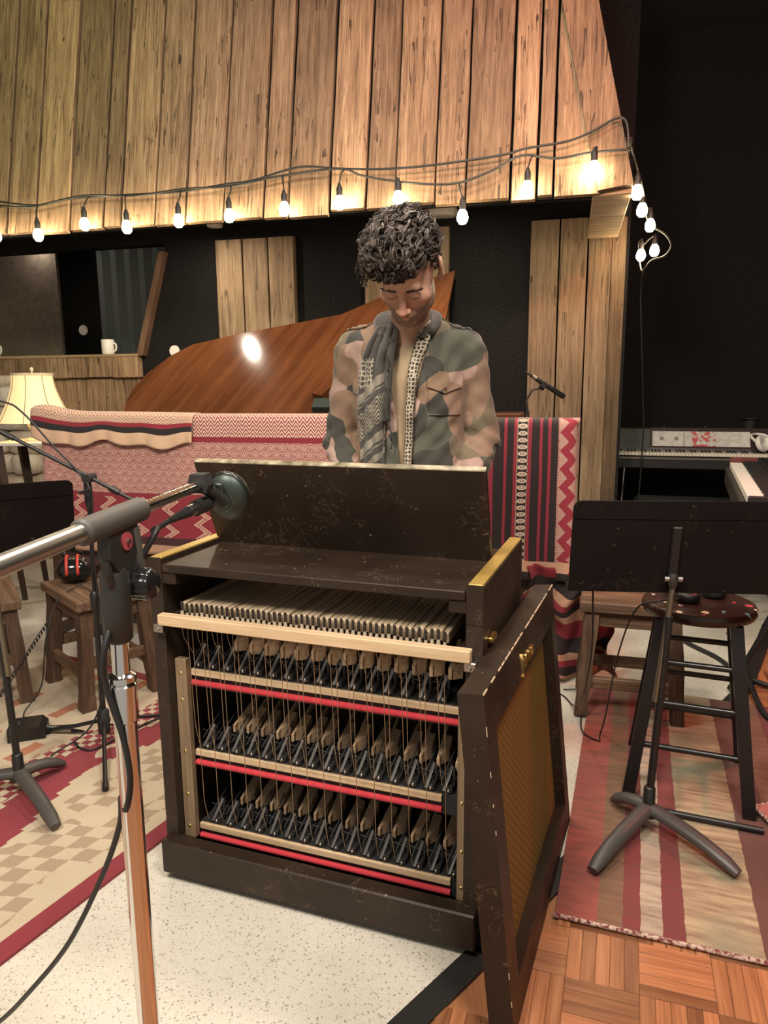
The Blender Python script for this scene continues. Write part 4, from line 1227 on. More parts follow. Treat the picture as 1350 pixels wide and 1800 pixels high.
# folded end lying over its top left: chevrons, red, black, cream hem
m = Mat('throw_folded_end', rough=.9)
u, v = m.uv()
che = ((v * 62.0) + (u * 24.0).tri() * 1.3 + (m.noise(9, 2, m.comb(u, v, 0)) - .5) * 1.4).fract().lt(.5)
c = m.mix(che, (.66, .53, .39), (.40, .17, .12))
c = m.mix(v.gt(.040), c, (.26, .020, .034))
c = m.mix(v.gt(.065), c, (.016, .012, .012))
hem = m.mix(m.noise(1, 3, m.comb(u * 30, v * 90, 0)), (.60, .36, .22), (.66, .48, .33))
c = m.mix(v.gt(.100), c, hem)
m.set('Base Color', c); m.set('Sheen Weight', .2)
def fold(a, b):
    x = -.02 + .93 * a
    L = b * .285
    hh = 1.172 + bump_l(x) - .012 * a
    wob = .010 * math.sin(x * 15) + .006 * math.sin(x * 41 + 1)
    if L < .11:
        t = L / .11
        return (x, .085 - .115 * t, hh + .016 * math.sin(PI * t)), (x, -.10 * (1 - t))
    d = L - .11
    dd = d * (1 + .10 * math.sin(x * 11) + .07 * math.sin(x * 27)) * (1.0 - .22 * (1 - a) * 0 - .10 * a)
    return (x, -.030 - .012 * math.sin(d * 12) - abs(wob) * d * 6, hh - dd * .86), (x, d)
MB().sheet(fold, 70, 26, .006).build('folded_end', m.mat, T1, 180)

G2 = Vector((.50, 3.24, 0))
baffle('low dark baffle under the dark striped throw', G2 + U * -.10, .44, 1.13)
m = Mat('dark_striped_cloth', rough=.9)
u, v = m.uv()
wv = (m.noise(6, 2, m.comb(u, v, 0)) - .5) * .006
uu = u + wv
BLK, RD, CRM = (.020, .011, .011), (.27, .022, .040), (.60, .47, .36)
c = BLK
for a, b in ((-.03, .0), (.045, .058), (.088, .102), (.150, .166), (.200, .212), (.236, .249)):
    c = m.mix(uu.between(a, b), c, RD)
# central floral chain
bx = (uu - .126) / .024
cy = ((v / .030).fract() - .5)
fl_ = (bx * bx * .55 + cy * cy * 3.2).sqrt()
chain = fl_.between(.30, .62).mx(fl_.lt(.20))
c = m.mix(uu.between(.102, .150), c, m.mix(chain, BLK, CRM))
dots = ((v * 160.0).fract().lt(.5))
c = m.mix(uu.between(.102, .1065).mx(uu.between(.1455, .150)) * dots, c, CRM)
# right border: cream edge then triangles
c = m.mix(uu.gt(.280), c, m.mix((v * 150).fract().lt(.6), CRM, RD))
tri_ = (v / .080).fract()
tdots = (m.voro(1.0, m.comb(uu * 260, v * 260, 0), rnd=.2)).lt(.42)
tr = (uu - .287).lt((tri_ - .5).abs() * .075)
tr2 = (.366 - uu).lt((((v / .080) + .5).fract() - .5).abs() * .075)
c = m.mix(uu.gt(.287), c, m.mix(tr.mx(tr2) * tdots, RD, CRM))
c = m.mix(uu.gt(.372), c, BLK)
c = m.mix(uu.gt(.40) * ((v * 30).fract().lt(.55)), c, CRM)
hem = m.mix(m.noise(1, 3, m.comb(u * 20, v * 70, 0)), (.50, .24, .14), (.62, .40, .27))
c = m.mix(v.gt(.615), c, hem)
c = m.mix(v.gt(.665), c, BLK)
m.set('Base Color', c); m.set('Sheen Weight', .2); m.bump(m.noise(300, 2, m.comb(u, v, 0)), .2, .002)
DSTR = m.mat
T2 = empty('striped_throw', tuple(G2), TH, 'dark striped throw with red lines and floral band draped over the low baffle', 'throw')
def dr2(a, b):
    x = -.13 + .50 * a
    L = b * (.70 + .10 + .25)
    w = .010 * math.sin(x * 22) + .006 * math.sin(x * 51 + b * 3)
    wide = 1.0
    if L < .25: return (x, .085, 1.14 - (.25 - L)), (x, -.10 - (.25 - L))
    if L < .35:
        t = (L - .25) / .10
        return (x, .085 - .10 * t, 1.14 + .016 * math.sin(PI * t)), (x, -.10 * (1 - t))
    d = L - .35
    out = .02 + abs(w) * min(1, d * 3) + .04 * d
    xx = x
    yy = -out
    if x > .335:            # the edge turns back around the baffle's end
        k = (x - .335)
        xx = .335 + k * .55 + .05 * d * k * 8; yy = -out + k * .75
    return (xx, yy, 1.14 - d), (x, d)
MB().sheet(dr2, 44, 56, .005).build('throw', DSTR, T2, 180)
# crumpled lower end lying towards the floor
m = Mat('throw_tail', rough=.9)
u, v = m.uv()
c = m.ramp((v * 3.1 + m.noise(4, 2, m.comb(u, v, 0)) * .5).fract(), [(0, (.36, .19, .12)), (.16, (.20, .02, .03)), (.40, (.02, .012, .012)), (.64, (.38, .22, .14)), (.76, (.2, .02, .03)), (.88, (.02, .012, .012))], 'CONSTANT')
m.set('Base Color', c)
def tail(a, b):
    x = .16 + .34 * a
    z = .50 - .47 * b + .02 * math.sin(a * 9)
    y = -.065 - .025 * math.sin(b * 11 + a * 9) - .05 * b + .028 * math.sin(a * 19 + b * 4)
    return (x + .05 * b * a + .02 * math.sin(b * 14), y, max(z, .015)), (a * .3, b * .6)
MB().sheet(tail, 30, 34, .005).build('crumpled_end', m.mat, T2, 180)

# ------------------------------------------------------------------ grand piano with raised lid
K = Vector((.20, 3.70, 0))
PNO = empty('grand_piano', tuple(K), TH, 'brown grand piano with its polished lid propped open', 'piano')
m = Mat('polished_mahogany', rough=.13)
g1 = m.noise(1, 5, m.mapped([3.2, 3.2, 3.2]), dist=.4)
ox, oy, oz = m.sep(m.obj())
gr = m.noise(1, 5, m.comb(ox * 17.0 - oy * 7.0, oy * 1.2, oz * 1.2), .6, .3)
m.set('Base Color', m.ramp(g1 * .25 + gr * .75, [(.32, (.060, .021, .009)), (.52, (.105, .038, .015)), (.7, (.145, .056, .023))]))
m.set('Coat Weight', .4); m.set('Coat Roughness', .05)
MAHO = m.mat
out = [(0, 0), (0, 1.444), (-.30, 1.30), (-.661, 1.045), (-1.016, .955), (-1.303, .885), (-1.588, .794), (-1.704, .690), (-1.801, .535), (-1.850, .39), (-1.838, .26), (-1.80, .12), (-1.74, 0)]
be = math.radians(43)
LM = Matrix.Translation((0, 0, 1.02)) @ Matrix.Rotation(be, 4, 'X')
MB().prism(out, -.011, .011, LM).build('lid', MAHO, PNO)
rim = [(x, y * .98) for x, y in out]
MB().prism(rim, .62, .98).build('case', simple('dark_mahogany', (.085, .028, .012), .25), PNO)
MB().box((-.02, -.01, .96), (.36, 1.42, 1.0), .004).build('key_lid', simple('dark_mahogany2', (.085, .028, .012), .25), PNO)
MB().box((.0, .0, .60), (.36, 1.42, .72), .006).build('keybed', MAHO, PNO)
for x, y in ((.2, .12), (.2, 1.3), (-1.5, .35)):
    MB().lathe([(.05, 0), (.055, .03), (.035, .1), (.06, .55), (.065, .62)], 14, (x, y, 0)).build('leg', MAHO, PNO, 50)
MB().tube([(-.1, 1.35, .98), (-.2, 1.0, 1.90)], .012, 8).build('prop_stick', MAHO, PNO, 60)
# hinged front flap folded back on the lid, its felted block
fl2 = MB()
fl2.prism([(-.66, .30), (-.45, .62), (-.40, .62), (-.60, .28)], .012, .06, LM)
fl2.build('lid_block', MAHO, PNO)
MB().prism([(-.64, .20), (-.40, .20), (-.40, .27), (-.64, .27)], .012, .05, LM).build('felt_block', simple('dark_green_felt', (.012, .022, .018), .8), PNO)
MB().box((.36, .0, .72), (.50, .22, 1.165), .006).build('key_block', simple('dark_mahogany3', (.085, .028, .012), .25), PNO)
# pencil microphone by the piano
PM = empty('pencil_microphone', (.790, 3.86, 0), 0, 'black pencil microphone on a short boom beside the right wood pillar', 'microphone')
MB().tube([(.06, .02, 0.012), (.02, .01, .9), (-.03, 0, 1.22), (.0, 0, 1.276)], .006, 8).build('stand_arm', BLACK, PM, 60)
MB().lathe([(.13, 0), (.13, .012), (.02, .02), (.006, .03)], 16, (.06, .02, 0)).build('stand_base', BLACK, PM, 40)
MB().tube([(0, 0, 1.276), (.05, 0, 1.285)], .005, 8).build('clip_arm', BLACK, PM, 60)
MB().tube([(.02, 0, 1.335), (.165, 0, 1.242), (.172, 0, 1.237)], [.0125, .0150, .012], 12).build('barrel', BLACK, PM, 60)
MB().tube([(.0, 0, 1.348), (.02, 0, 1.335)], .0105, 12).build('connector', STEEL, PM, 60)
MB().tube([(-.04, 0, 1.372), (.0, 0, 1.348)], [.004, .009], 10).build('boot', BLACK, PM, 60)
MB().tube([(.045, 0, 1.30), (.065, 0, 1.287)], .019, 12).build('clip', BLACK, PM, 60)

# ------------------------------------------------------------------ table lamp and side table, armchair, at the left
LP = empty('table_lamp', (-2.155, 4.50, .986), 0, 'table lamp with a cream bell shade and dark seams', 'lamp')
SH = Mat('lamp_shade', (.80, .66, .40), .8)
SH.set('Emission Color', (1.0, .70, .30)); SH.set('Emission Strength', .42)
def shade_r(t): return .118 + .105 * t ** 1.7
mb = MB()
vs = []; n = 48
for i in range(13):
    t = i / 12
    r = shade_r(t)
    for k in range(n):
        a = 2 * PI * k / n
        rr = r * (1 - .012 * abs(math.sin(4 * a)))
        vs.append((rr * math.cos(a), rr * math.sin(a), .40 - .285 * t))
mb.add(vs, [(i * n + k, i * n + (k + 1) % n, (i + 1) * n + (k + 1) % n, (i + 1) * n + k) for i in range(12) for k in range(n)])
mb.build('shade', SH.mat, LP, 180)
for k in range(8):
    a = 2 * PI * k / 8 + .12
    MB().tube([(shade_r(t) * 1.003 * math.cos(a), shade_r(t) * 1.003 * math.sin(a), .40 - .285 * t) for t in [i / 10 for i in range(11)]], .0022, 5).build('seam', simple('seam_brown', (.22, .15, .08), .8), LP, 60)
MB().lathe([(.116, .398), (.122, .398), (.123, .412), (.116, .412)], 48).build('top_trim', simple('trim_cream', (.72, .60, .42), .8), LP, 60)
MB().lathe([(.004, .40), (.006, .425), (.011, .432), (.009, .444), (0, .450)], 12).build('finial', simple('finial_ivory', (.7, .6, .45), .4), LP, 60)
MB().lathe([(.075, 0), (.078, .012), (.04, .02), (.03, .05), (.055, .10), (.045, .16), (.015, .20), (.012, .40)], 20).build('base', simple('lamp_base_ceramic', (.62, .56, .46), .3), LP, 50)
lb = lamp('POINT', 'lamp_bulb', (0, 0, .27), (0, 0, 0), 4.0, (1.0, .72, .40), .04)
lb.parent = LP
TB = empty('side_table', (-2.155, 4.50, 0), 0, 'dark side table with a white top under the lamp', 'table')
MB().box((-.21, -.18, .965), (.21, .18, .985), .003).build('top', simple('white_top', (.62, .58, .52), .4), TB)
for sx in (-1, 1):
    for sy in (-1, 1):
        a, b = Vector((sx * .18, sy * .15, .965)), Vector((sx * .10, sy * .15, 0))
        MB().tube([tuple(b), tuple(a)], [.018, .034], 4).build('leg', simple('dark_leg', (.045, .025, .018), .5), TB)
AC = empty('armchair', (-2.32, 3.62, 0), .3, 'armchair with a reddish patterned cover, only its back corner in view', 'armchair')
m = Mat('armchair_cover', rough=.9)
m.set('Base Color', m.mix(m.voro(34).lt(.45), (.46, .30, .20), (.26, .05, .045)))
ACM = m.mat
def pillow(rx, ry, rz, c):
    bm = bmesh.new(); bmesh.ops.create_uvsphere(bm, u_segments=20, v_segments=12, radius=1)
    for v in bm.verts:
        v.co = Vector([math.copysign(abs(q) ** .5, q) for q in v.co])
        v.co = Vector((v.co.x * rx + c[0], v.co.y * ry + c[1], v.co.z * rz + c[2]))
    me = bpy.data.meshes.new('cushion'); bm.to_mesh(me); bm.free(); me.materials.append(ACM)
    me.polygons.foreach_set('use_smooth', [True] * len(me.polygons))
    return me
inst(pillow(.28, .08, .36, (0, .28, .62)), 'back', AC); inst(pillow(.30, .30, .12, (0, 0, .36)), 'seat', AC)
inst(pillow(.07, .30, .16, (.30, 0, .52)), 'arm', AC); inst(pillow(.07, .30, .16, (-.30, 0, .52)), 'arm', AC)
for sx in (-.26, .26):
    for sy in (-.24, .24): MB().cyl((sx, sy, 0), (sx, sy, .26), .022, .03, 10).build('leg', RUSTIC, AC)

# ------------------------------------------------------------------ electric piano in the alcove
EY = math.radians(-17)
EP = empty('electric_piano', (1.565, 4.93, 0), EY, 'black electric piano with a white printed control panel on tubular legs', 'electric piano')
MB().box((0, .0, .735), (1.06, .42, .815), .006).build('case', BLACK, EP)
MB().box((.0, -.010, .795), (1.06, .012, .812), .004).build('front_trim', simple('grey_trim', (.16, .14, .13), .4, .5), EP)
MB().prism([(.16, .815), (.42, .815), (.42, .985), (.25, .985), (.17, .86)], .01, .255, Matrix(((0, 0, 1, 0), (1, 0, 0, 0), (0, 1, 0, 0), (0, 0, 0, 1)))).build('speaker_end', simple('grey_vinyl', (.055, .055, .052), .6), EP)
MB().prism([(.16, .815), (.42, .815), (.42, .995), (.25, .995), (.17, .86)], .257, 1.05, Matrix(((0, 0, 1, 0), (1, 0, 0, 0), (0, 1, 0, 0), (0, 0, 0, 1)))).build('lid', simple('lid_brown_black', (.030, .016, .016), .45), EP)
for x in (.0, 1.045): MB().box((x, .0, .815), (x + .015, .17, .85), .003).build('key_cheek', BLACK, EP)
m = Mat('control_panel', rough=.4)
ox, oy, oz = m.sep(m.obj())
pn = m.noise(26, 3)
c = m.mix(pn.gt(.52), (.62, .60, .56), (.54, .51, .47))
rk = m.noise(38, 3, m.mapped([1, 1, 1], off=(4, 4, 4))).gt(.50) * (ox - .33).abs().lt(.075)
c = m.mix(rk, c, (.55, .10, .10))
c = m.mix((ox - .205).abs().lt(.003) + 0.0, c, (.25, .23, .22))
m.set('Base Color', c)
sl = math.atan2(.985 - .86, .25 - .17)
PM_ = Matrix.Translation((.272, .166, .862)) @ Matrix.Rotation(sl, 4, 'X')
panel_o = inst(MB().box((0, .012, .0), (.62, .128, .004)).mesh('control_panel', m.mat), 'control_panel', EP)
panel_o.matrix_local = PM_
for x in (.06, .155):
    MB().lathe([(.014, .004), (.013, .014), (0, .015)], 14, (x, .07, 0)).build('knob', simple('knob_grey', (.25, .24, .22), .4), panel_o, 50)
wk2 = MB().box((.0007, 0, .82), (.0218, .14, .842), .0015).mesh('white_key', IVORY)
bk2 = MB().box((-.005, .055, .842), (.005, .14, .853), .0015).mesh('black_key', BLACK)
for i in range(45):
    inst(wk2, 'white_key', EP, (.020 + i * .0226, .012, 0))
    if i % 7 in (0, 1, 3, 4, 5) and i < 44: inst(bk2, 'black_key', EP, (.020 + (i + 1) * .0226, .012, 0))
for x in (.09, .97):
    for y in (.07, .36):
        MB().tube([(x, y, .735), (x + (-.03 if x < .5 else .03), y + (.02 if y > .2 else -.03), .006)], .0125, 10).build('leg', CHROME, EP, 60)
for x in (.35, .62): MB().lathe([(.008, .994), (.010, 1.002), (0, 1.012)], 10, (x, .30, 0)).build('lid_stud', STEEL, EP, 50)
BW = empty('cup', tuple(Vector((1.565, 4.93, .9955)) + Vector((math.cos(EY), math.sin(EY), 0)) * .905 + Vector((-math.sin(EY), math.cos(EY), 0)) * .33), 0, 'black cup standing on the electric piano lid', 'cup')
MB().lathe([(0, 0), (.048, 0), (.055, .055), (.078, .062), (.078, .066), (.05, .062), (.045, .006), (0, .006)], 24).build('cup_body', simple('black_ceramic', (.02, .02, .02), .3), BW, 40)
WH = empty('headphones', tuple(Vector((1.565, 4.93, .852)) + Vector((math.cos(EY), math.sin(EY), 0)) * .965 + Vector((-math.sin(EY), math.cos(EY), 0)) * .06), .2, 'white headphones lying on the end of the electric piano keys', 'headphones')
for dx, dz in ((-.03, .058), (.045, .058)):
    MB().lathe([(.026, -.014), (.050, -.016), (.057, .0), (.050, .016), (.026, .014), (.022, 0), (.026, -.014)], 24, (0, 0, 0), Matrix.Translation((dx, 0, dz)) @ Matrix.Rotation(1.15, 4, 'X') @ Matrix.Rotation(.3, 4, 'Y')).build('ear_pad', WHITEPLASTIC, WH, 60)
MB().tube(spline([(-.05, .02, .06), (-.04, .10, .10), (.02, .13, .11), (.07, .09, .10), (.07, .02, .06)], 5), .009, 8).build('headband', WHITEPLASTIC, WH, 60)
# black padded bench under it
KB = empty('keyboard_bench', (1.86, 4.36, 0), EY, 'black padded bench in front of the electric piano', 'bench')
MB().box((-.30, -.15, .53), (.30, .15, .60), .02).build('seat_pad', simple('black_vinyl', (.012, .012, .013), .35), KB)
for sx in (-1, 1):
    for sy in (-1, 1): MB().cyl((sx * .26, sy * .12, 0), (sx * .26, sy * .12, .53), .014, n=10).build('leg', BLACK, KB)

# ------------------------------------------------------------------ second keyboard seen end-on at the right
k0 = Vector((1.430, 2.790, 0)); ka = math.atan2(.923, .385)
K2 = empty('organ_keyboard', tuple(k0), ka, 'portable keyboard seen end-on at the right edge with long white keys', 'keyboard')
# local x runs along the keys row (away), local y to the left; keys point to -y
MB().box((-.03, -.34, .745), (1.34, .02, .835), .005).build('case', simple('dark_vinyl', (.030, .026, .024), .5), K2)
MB().box((-.035, -.34, .835), (-.005, -.0, .872), .004).build('end_cheek', BLACK, K2)
MB().box((1.31, -.34, .835), (1.34, .0, .895), .004).build('end_cheek', simple('end_red', (.14, .03, .03), .4), K2)
MB().box((-.005, -.34, .835), (1.31, -.135, .90), .006).build('control_deck', BLACK, K2)
wk3 = MB().box((.0006, -.14, .838), (.0229, .0, .868), .0015).mesh('white_key', simple('white_keys', (.78, .74, .66), .3))
bk3 = MB().box((-.005, -.14, .868), (.005, -.058, .880), .0015).mesh('black_key', BLACK)
for i in range(55):
    inst(wk3, 'white_key', K2, (i * .0235, 0, 0))
    if i % 7 in (0, 1, 3, 4, 5) and i < 54: inst(bk3, 'black_key', K2, ((i + 1) * .0235, 0, 0))
MB().box((-.042, -.10, .80), (-.034, -.06, .832), .002).build('clasp', BRASS, K2)
MB().tube(spline([(-.045, -.10, .826), (-.055, -.12, .83), (-.045, -.135, .815)], 4), .004, 6).build('clasp_hook', STEEL, K2, 60)
for x in (.12, 1.2):
    MB().tube([(x, .0, .745), (x, -.30, .012)], .013, 8).build('leg', BLACK, K2, 60)
    MB().tube([(x, -.30, .745), (x, .0, .012)], .013, 8).build('leg', BLACK, K2, 60)
# ------------------------------------------------------------------ loose cables on the floor
def cable(label, pts, r=.005, name='floor_cable'):
    o = Vector(pts[0])
    tag(MB().tube(spline([tuple(Vector(p) - o) for p in pts], 7), r, 7).build(name, RUBBER, None, 180, tuple(o)), label, 'cable', 'loose cables on the floor')
cable('thick black cable running along the terrazzo behind the bar stool', [(1.106, 3.677, .012), (1.238, 3.86, .012), (1.383, 3.90, .012), (1.479, 3.75, .012), (1.531, 3.455, .012), (1.587, 3.263, .012), (1.60, 3.05, .014), (1.68, 2.90, .018), (1.9, 2.75, .018)], .011)
cable('thick black cable curving over the parquet at the right edge', [(1.80, 3.60, .012), (1.70, 3.30, .012), (1.62, 3.05, .026), (1.526, 2.77, .020), (1.493, 2.62, .020), (1.52, 2.45, .020)], .011)
cable('coil of black cable heaped on the floor below the dark striped throw', [(.86, 3.38, .012), (.95, 3.38, .012), (1.062, 3.50, .012), (1.07, 3.62, .014), (.98, 3.60, .020), (.92, 3.50, .026), (1.0, 3.44, .030), (1.08, 3.55, .034), (1.12, 3.68, .014), (1.3, 3.80, .012)], .011)
cable('thin black cable dropping from the music stand to the floor', [(.600, 2.0, .735), (.64, 2.12, .50), (.70, 2.40, .22), (.76, 2.72, .03), (.754, 2.867, .006), (.70, 2.95, .006)], .0028)
cable('thin black cable looping down from the bar stool onto the striped rug', [(.93, 2.185, .640), (.86, 2.175, .635), (.80, 2.20, .60), (.795, 2.33, .40), (.81, 2.48, .10), (.80, 2.50, .016), (.783, 2.46, .014), (.744, 2.53, .014), (.77, 2.65, .014), (.815, 2.78, .014), (.84, 2.90, .014), (.77, 2.93, .006)], .0028)
cable('black cable from the direct box across the patterned rug', [(-1.163, 2.49, .014), (-1.12, 2.44, .014), (-1.06, 2.43, .014), (-.99, 2.54, .014), (-.91, 2.664, .014), (-.80, 2.74, .014)], .0042)
cable('second thin cable from the direct box past the boom stand', [(-1.285, 2.572, .035), (-1.21, 2.61, .02), (-1.139, 2.644, .014), (-1.05, 2.62, .014), (-1.0, 2.70, .014)], .003)
# ------------------------------------------------------------------ the man standing at the celesta
class Field:
    """signed distance grid; shapes are blended in, then turned into a quad surface"""
    def __init__(s, xs, ys, zs):
        s.ax = [np.asarray(a, float) for a in (xs, ys, zs)]
        s.F = np.full([len(a) for a in s.ax], .25, dtype=np.float32)
    def sl(s, lo, hi, pad):
        out = []
        for a, l, h in zip(s.ax, lo, hi):
            i0 = max(0, np.searchsorted(a, l - pad)); i1 = min(len(a), np.searchsorted(a, h + pad) + 1)
            out.append(slice(i0, i1))
        return tuple(out)
    def pts(s, sl):
        return np.stack(np.meshgrid(s.ax[0][sl[0]], s.ax[1][sl[1]], s.ax[2][sl[2]], indexing='ij'), -1)
    def put(s, sl, d, k, sub):
        A = s.F[sl]
        if sub:
            h = np.clip(.5 - .5 * (A + d) / k, 0, 1)
            s.F[sl] = A * (1 - h) + (-d) * h + k * h * (1 - h)
        else:
            h = np.clip(.5 + .5 * (A - d) / k, 0, 1)
            s.F[sl] = A * (1 - h) + d * h - k * h * (1 - h)
    def ell(s, c, r, R=None, k=.01, sub=False):
        c = np.array(c, float); r = np.array(r, float)
        b = r.max()
        sl = s.sl(c - b, c + b, k * 2 + .03)
        P = s.pts(sl) - c
        if R is not None: P = P @ np.array(R, float)
        k0 = np.sqrt(((P / r) ** 2).sum(-1)); k1 = np.sqrt(((P / r ** 2) ** 2).sum(-1)) + 1e-9
        s.put(sl, (k0 * (k0 - 1) / k1).astype(np.float32), k, sub)
    def cap(s, a, b, ra, rb=None, k=.01, sub=False):
        a = np.array(a, float); b = np.array(b, float); rb = ra if rb is None else rb
        m_ = max(ra, rb)
        sl = s.sl(np.minimum(a, b) - m_, np.maximum(a, b) + m_, k * 2 + .03)
        P = s.pts(sl) - a
        ba = b - a
        t = np.clip((P @ ba) / (ba @ ba), 0, 1)
        d = np.sqrt(((P - t[..., None] * ba) ** 2).sum(-1)) - (ra + (rb - ra) * t)
        s.put(sl, d.astype(np.float32), k, sub)
    def surface(s, F=None):
        F = s.F if F is None else F
        X_, Y_, Z_ = s.ax
        S = F < 0
        nx, ny, nz = F.shape
        cnt = np.zeros((nx - 1, ny - 1, nz - 1), np.int8)
        acc = np.zeros((nx - 1, ny - 1, nz - 1, 3), np.float32)
        for ax in range(3):
            n = [nx, ny, nz]
            i0 = [slice(None)] * 3; i1 = [slice(None)] * 3
            i0[ax] = slice(0, n[ax] - 1); i1[ax] = slice(1, n[ax])
            f0, f1 = F[tuple(i0)], F[tuple(i1)]
            cr = S[tuple(i0)] != S[tuple(i1)]
            idx = np.argwhere(cr)
            if len(idx) == 0: continue
            t = f0[cr] / (f0[cr] - f1[cr])
            P = np.stack([X_[idx[:, 0]], Y_[idx[:, 1]], Z_[idx[:, 2]]], -1)
            A_ = s.ax[ax]
            P[:, ax] = A_[idx[:, ax]] + t * (A_[idx[:, ax] + 1] - A_[idx[:, ax]])
            o = [a for a in range(3) if a != ax]
            for d0 in (0, 1):
                for d1 in (0, 1):
                    q = idx.copy(); q[:, o[0]] -= d0; q[:, o[1]] -= d1
                    ok = (q >= 0).all(1) & (q[:, 0] < nx - 1) & (q[:, 1] < ny - 1) & (q[:, 2] < nz - 1)
                    q = q[ok]
                    np.add.at(acc, (q[:, 0], q[:, 1], q[:, 2]), P[ok]); np.add.at(cnt, (q[:, 0], q[:, 1], q[:, 2]), 1)
        M_ = cnt > 0
        ids = np.full(M_.shape, -1, np.int64); ids[M_] = np.arange(M_.sum())
        V_ = acc[M_] / cnt[M_][:, None]
        faces = []
        for ax in range(3):
            o = [(ax + 1) % 3, (ax + 2) % 3]
            n = [nx, ny, nz]
            i0 = [slice(1, n[a] - 1) for a in range(3)]; i1 = list(i0)
            i0[ax] = slice(0, n[ax] - 1); i1[ax] = slice(1, n[ax])
            a_, b_ = S[tuple(i0)], S[tuple(i1)]
            for flip, cr in ((False, a_ & ~b_), (True, ~a_ & b_)):
                idx = np.argwhere(cr)
                if len(idx) == 0: continue
                for a in range(3):
                    if a != ax: idx[:, a] += 1
                def g(d0, d1):
                    q = idx.copy(); q[:, o[0]] -= d0; q[:, o[1]] -= d1
                    return ids[q[:, 0], q[:, 1], q[:, 2]]
                f = np.stack([g(1, 1), g(0, 1), g(0, 0), g(1, 0)], -1)
                if flip: f = f[:, ::-1]
                faces.append(f)
        F_ = np.concatenate(faces)
        F_ = F_[(F_ >= 0).all(1)]
        return V_, F_

def field_obj(name, Vv, Ff, mat, parent, smooth_it=2, attrs=None):
    me = bpy.data.meshes.new(name)
    me.from_pydata(Vv.tolist(), [], Ff.tolist())
    bm = bmesh.new(); bm.from_mesh(me)
    for _ in range(smooth_it):
        bmesh.ops.smooth_vert(bm, verts=bm.verts, factor=.5, use_axis_x=True, use_axis_y=True, use_axis_z=True)
    bm.to_mesh(me); bm.free()
    me.materials.append(mat)
    me.polygons.foreach_set('use_smooth', [True] * len(me.polygons))
    for k, val in (attrs or {}).items():
        at = me.attributes.new(k, 'FLOAT', 'POINT'); at.data.foreach_set('value', val.astype(np.float32))
    return inst(me, name, parent)

def rng_axis(*seg):
    out = []
    for a, b, h in seg: out.append(np.arange(a, b, h))
    return np.unique(np.round(np.concatenate(out), 5))

MAN_O = Vector((.088, 2.385, 0)); MAN_R = math.radians(-7)
MAN = empty('person', tuple(MAN_O), MAN_R, 'man in a camouflage jacket and patterned scarf standing behind the celesta, looking down', 'person')
# head frame: forward f, up u, right-hand x; bowed and turned to the viewer's left
HS = 1.13
hp, hyaw, hroll = math.radians(50), math.radians(-7), math.radians(2)
HR = (Matrix.Rotation(hyaw, 3, 'Z') @ Matrix.Rotation(hroll, 3, 'Y') @ Matrix.Rotation(hp, 3, 'X'))
HRn = np.array(HR)
HC = np.array([.016, -.250, 1.634])
def hd(p): return HC + HRn @ (np.array(p, float) * HS)
def hr(r): return np.array(r, float) * HS

fb = Field(rng_axis((-.36, -.20, .012), (-.20, .20, .0032), (.20, .37, .012)), rng_axis((-.46, -.06, .0032), (-.06, .30, .010)), rng_axis((0, .72, .02), (.72, .86, .006), (.86, 1.42, .016), (1.42, 1.80, .0032)))
# --- skull and face
fb.ell(hd((0, .016, .032)), hr((.073, .094, .088)), HRn, .01)
fb.ell(hd((0, -.030, -.030)), hr((.0605, .056, .080)), HRn, .03)
fb.ell(hd((0, -.034, -.080)), hr((.049, .046, .036)), HRn, .03)
fb.ell(hd((0, -.073, -.106)), hr((.022, .016, .015)), HRn, .018)
for sx in (-1, 1):
    fb.ell(hd((sx * .044, -.058, -.026)), hr((.022, .020, .018)), HRn, .02)
    fb.ell(hd((sx * .050, -.010, -.070)), hr((.012, .03, .022)), HRn, .025)
fb.cap(hd((-.036, -.079, .018)), hd((.036, -.079, .018)), .0105 * HS, None, .014)
fb.ell(hd((0, -.06, .052)), hr((.055, .034, .040)), HRn, .02)
for sx in (-1, 1):
    fb.ell(hd((sx * .031, -.094, -.003)), hr((.0165, .011, .0105)), HRn, .008, True)
    fb.ell(hd((sx * .031, -.0765, -.004)), hr((.0145, .0125, .0115)), HRn, .003)
    fb.cap(hd((sx * .017, -.0875, -.010)), hd((sx * .044, -.0835, -.010)), .0022 * HS, None, .003)
fb.cap(hd((0, -.084, .012)), hd((0, -.1085, -.036)), .0072 * HS, .0105 * HS, .010)
fb.ell(hd((0, -.112, -.039)), hr((.0105, .0095, .0090)), HRn, .006)
for sx in (-1, 1):
    fb.ell(hd((sx * .0120, -.1005, -.0425)), hr((.0075, .0100, .0070)), HRn, .005)
    fb.ell(hd((sx * .0060, -.106, -.0490)), hr((.0032, .0040, .0030)), HRn, .002, True)
fb.ell(hd((0, -.086, -.066)), hr((.026, .012, .016)), HRn, .012)
fb.ell(hd((0, -.0945, -.0655)), hr((.0195, .0065, .0045)), HRn, .004)
fb.ell(hd((0, -.0930, -.0745)), hr((.0170, .0070, .0052)), HRn, .004)
fb.cap(hd((-.019, -.098, -.0697)), hd((.019, -.098, -.0697)), .0016 * HS, None, .002, True)
for sx in (-1, 1):
    RE = HRn @ np.array(Matrix.Rotation(sx * .35, 3, 'Z') @ Matrix.Rotation(.15, 3, 'X'))
    fb.ell(hd((sx * .082, .014, -.002)), hr((.008, .021, .034)), RE, .006)
    fb.ell(hd((sx * .0865, .008, -.002)), hr((.006, .010, .018)), RE, .004, True)
    fb.ell(hd((sx * .0775, .004, -.028)), hr((.006, .010, .011)), RE, .006)
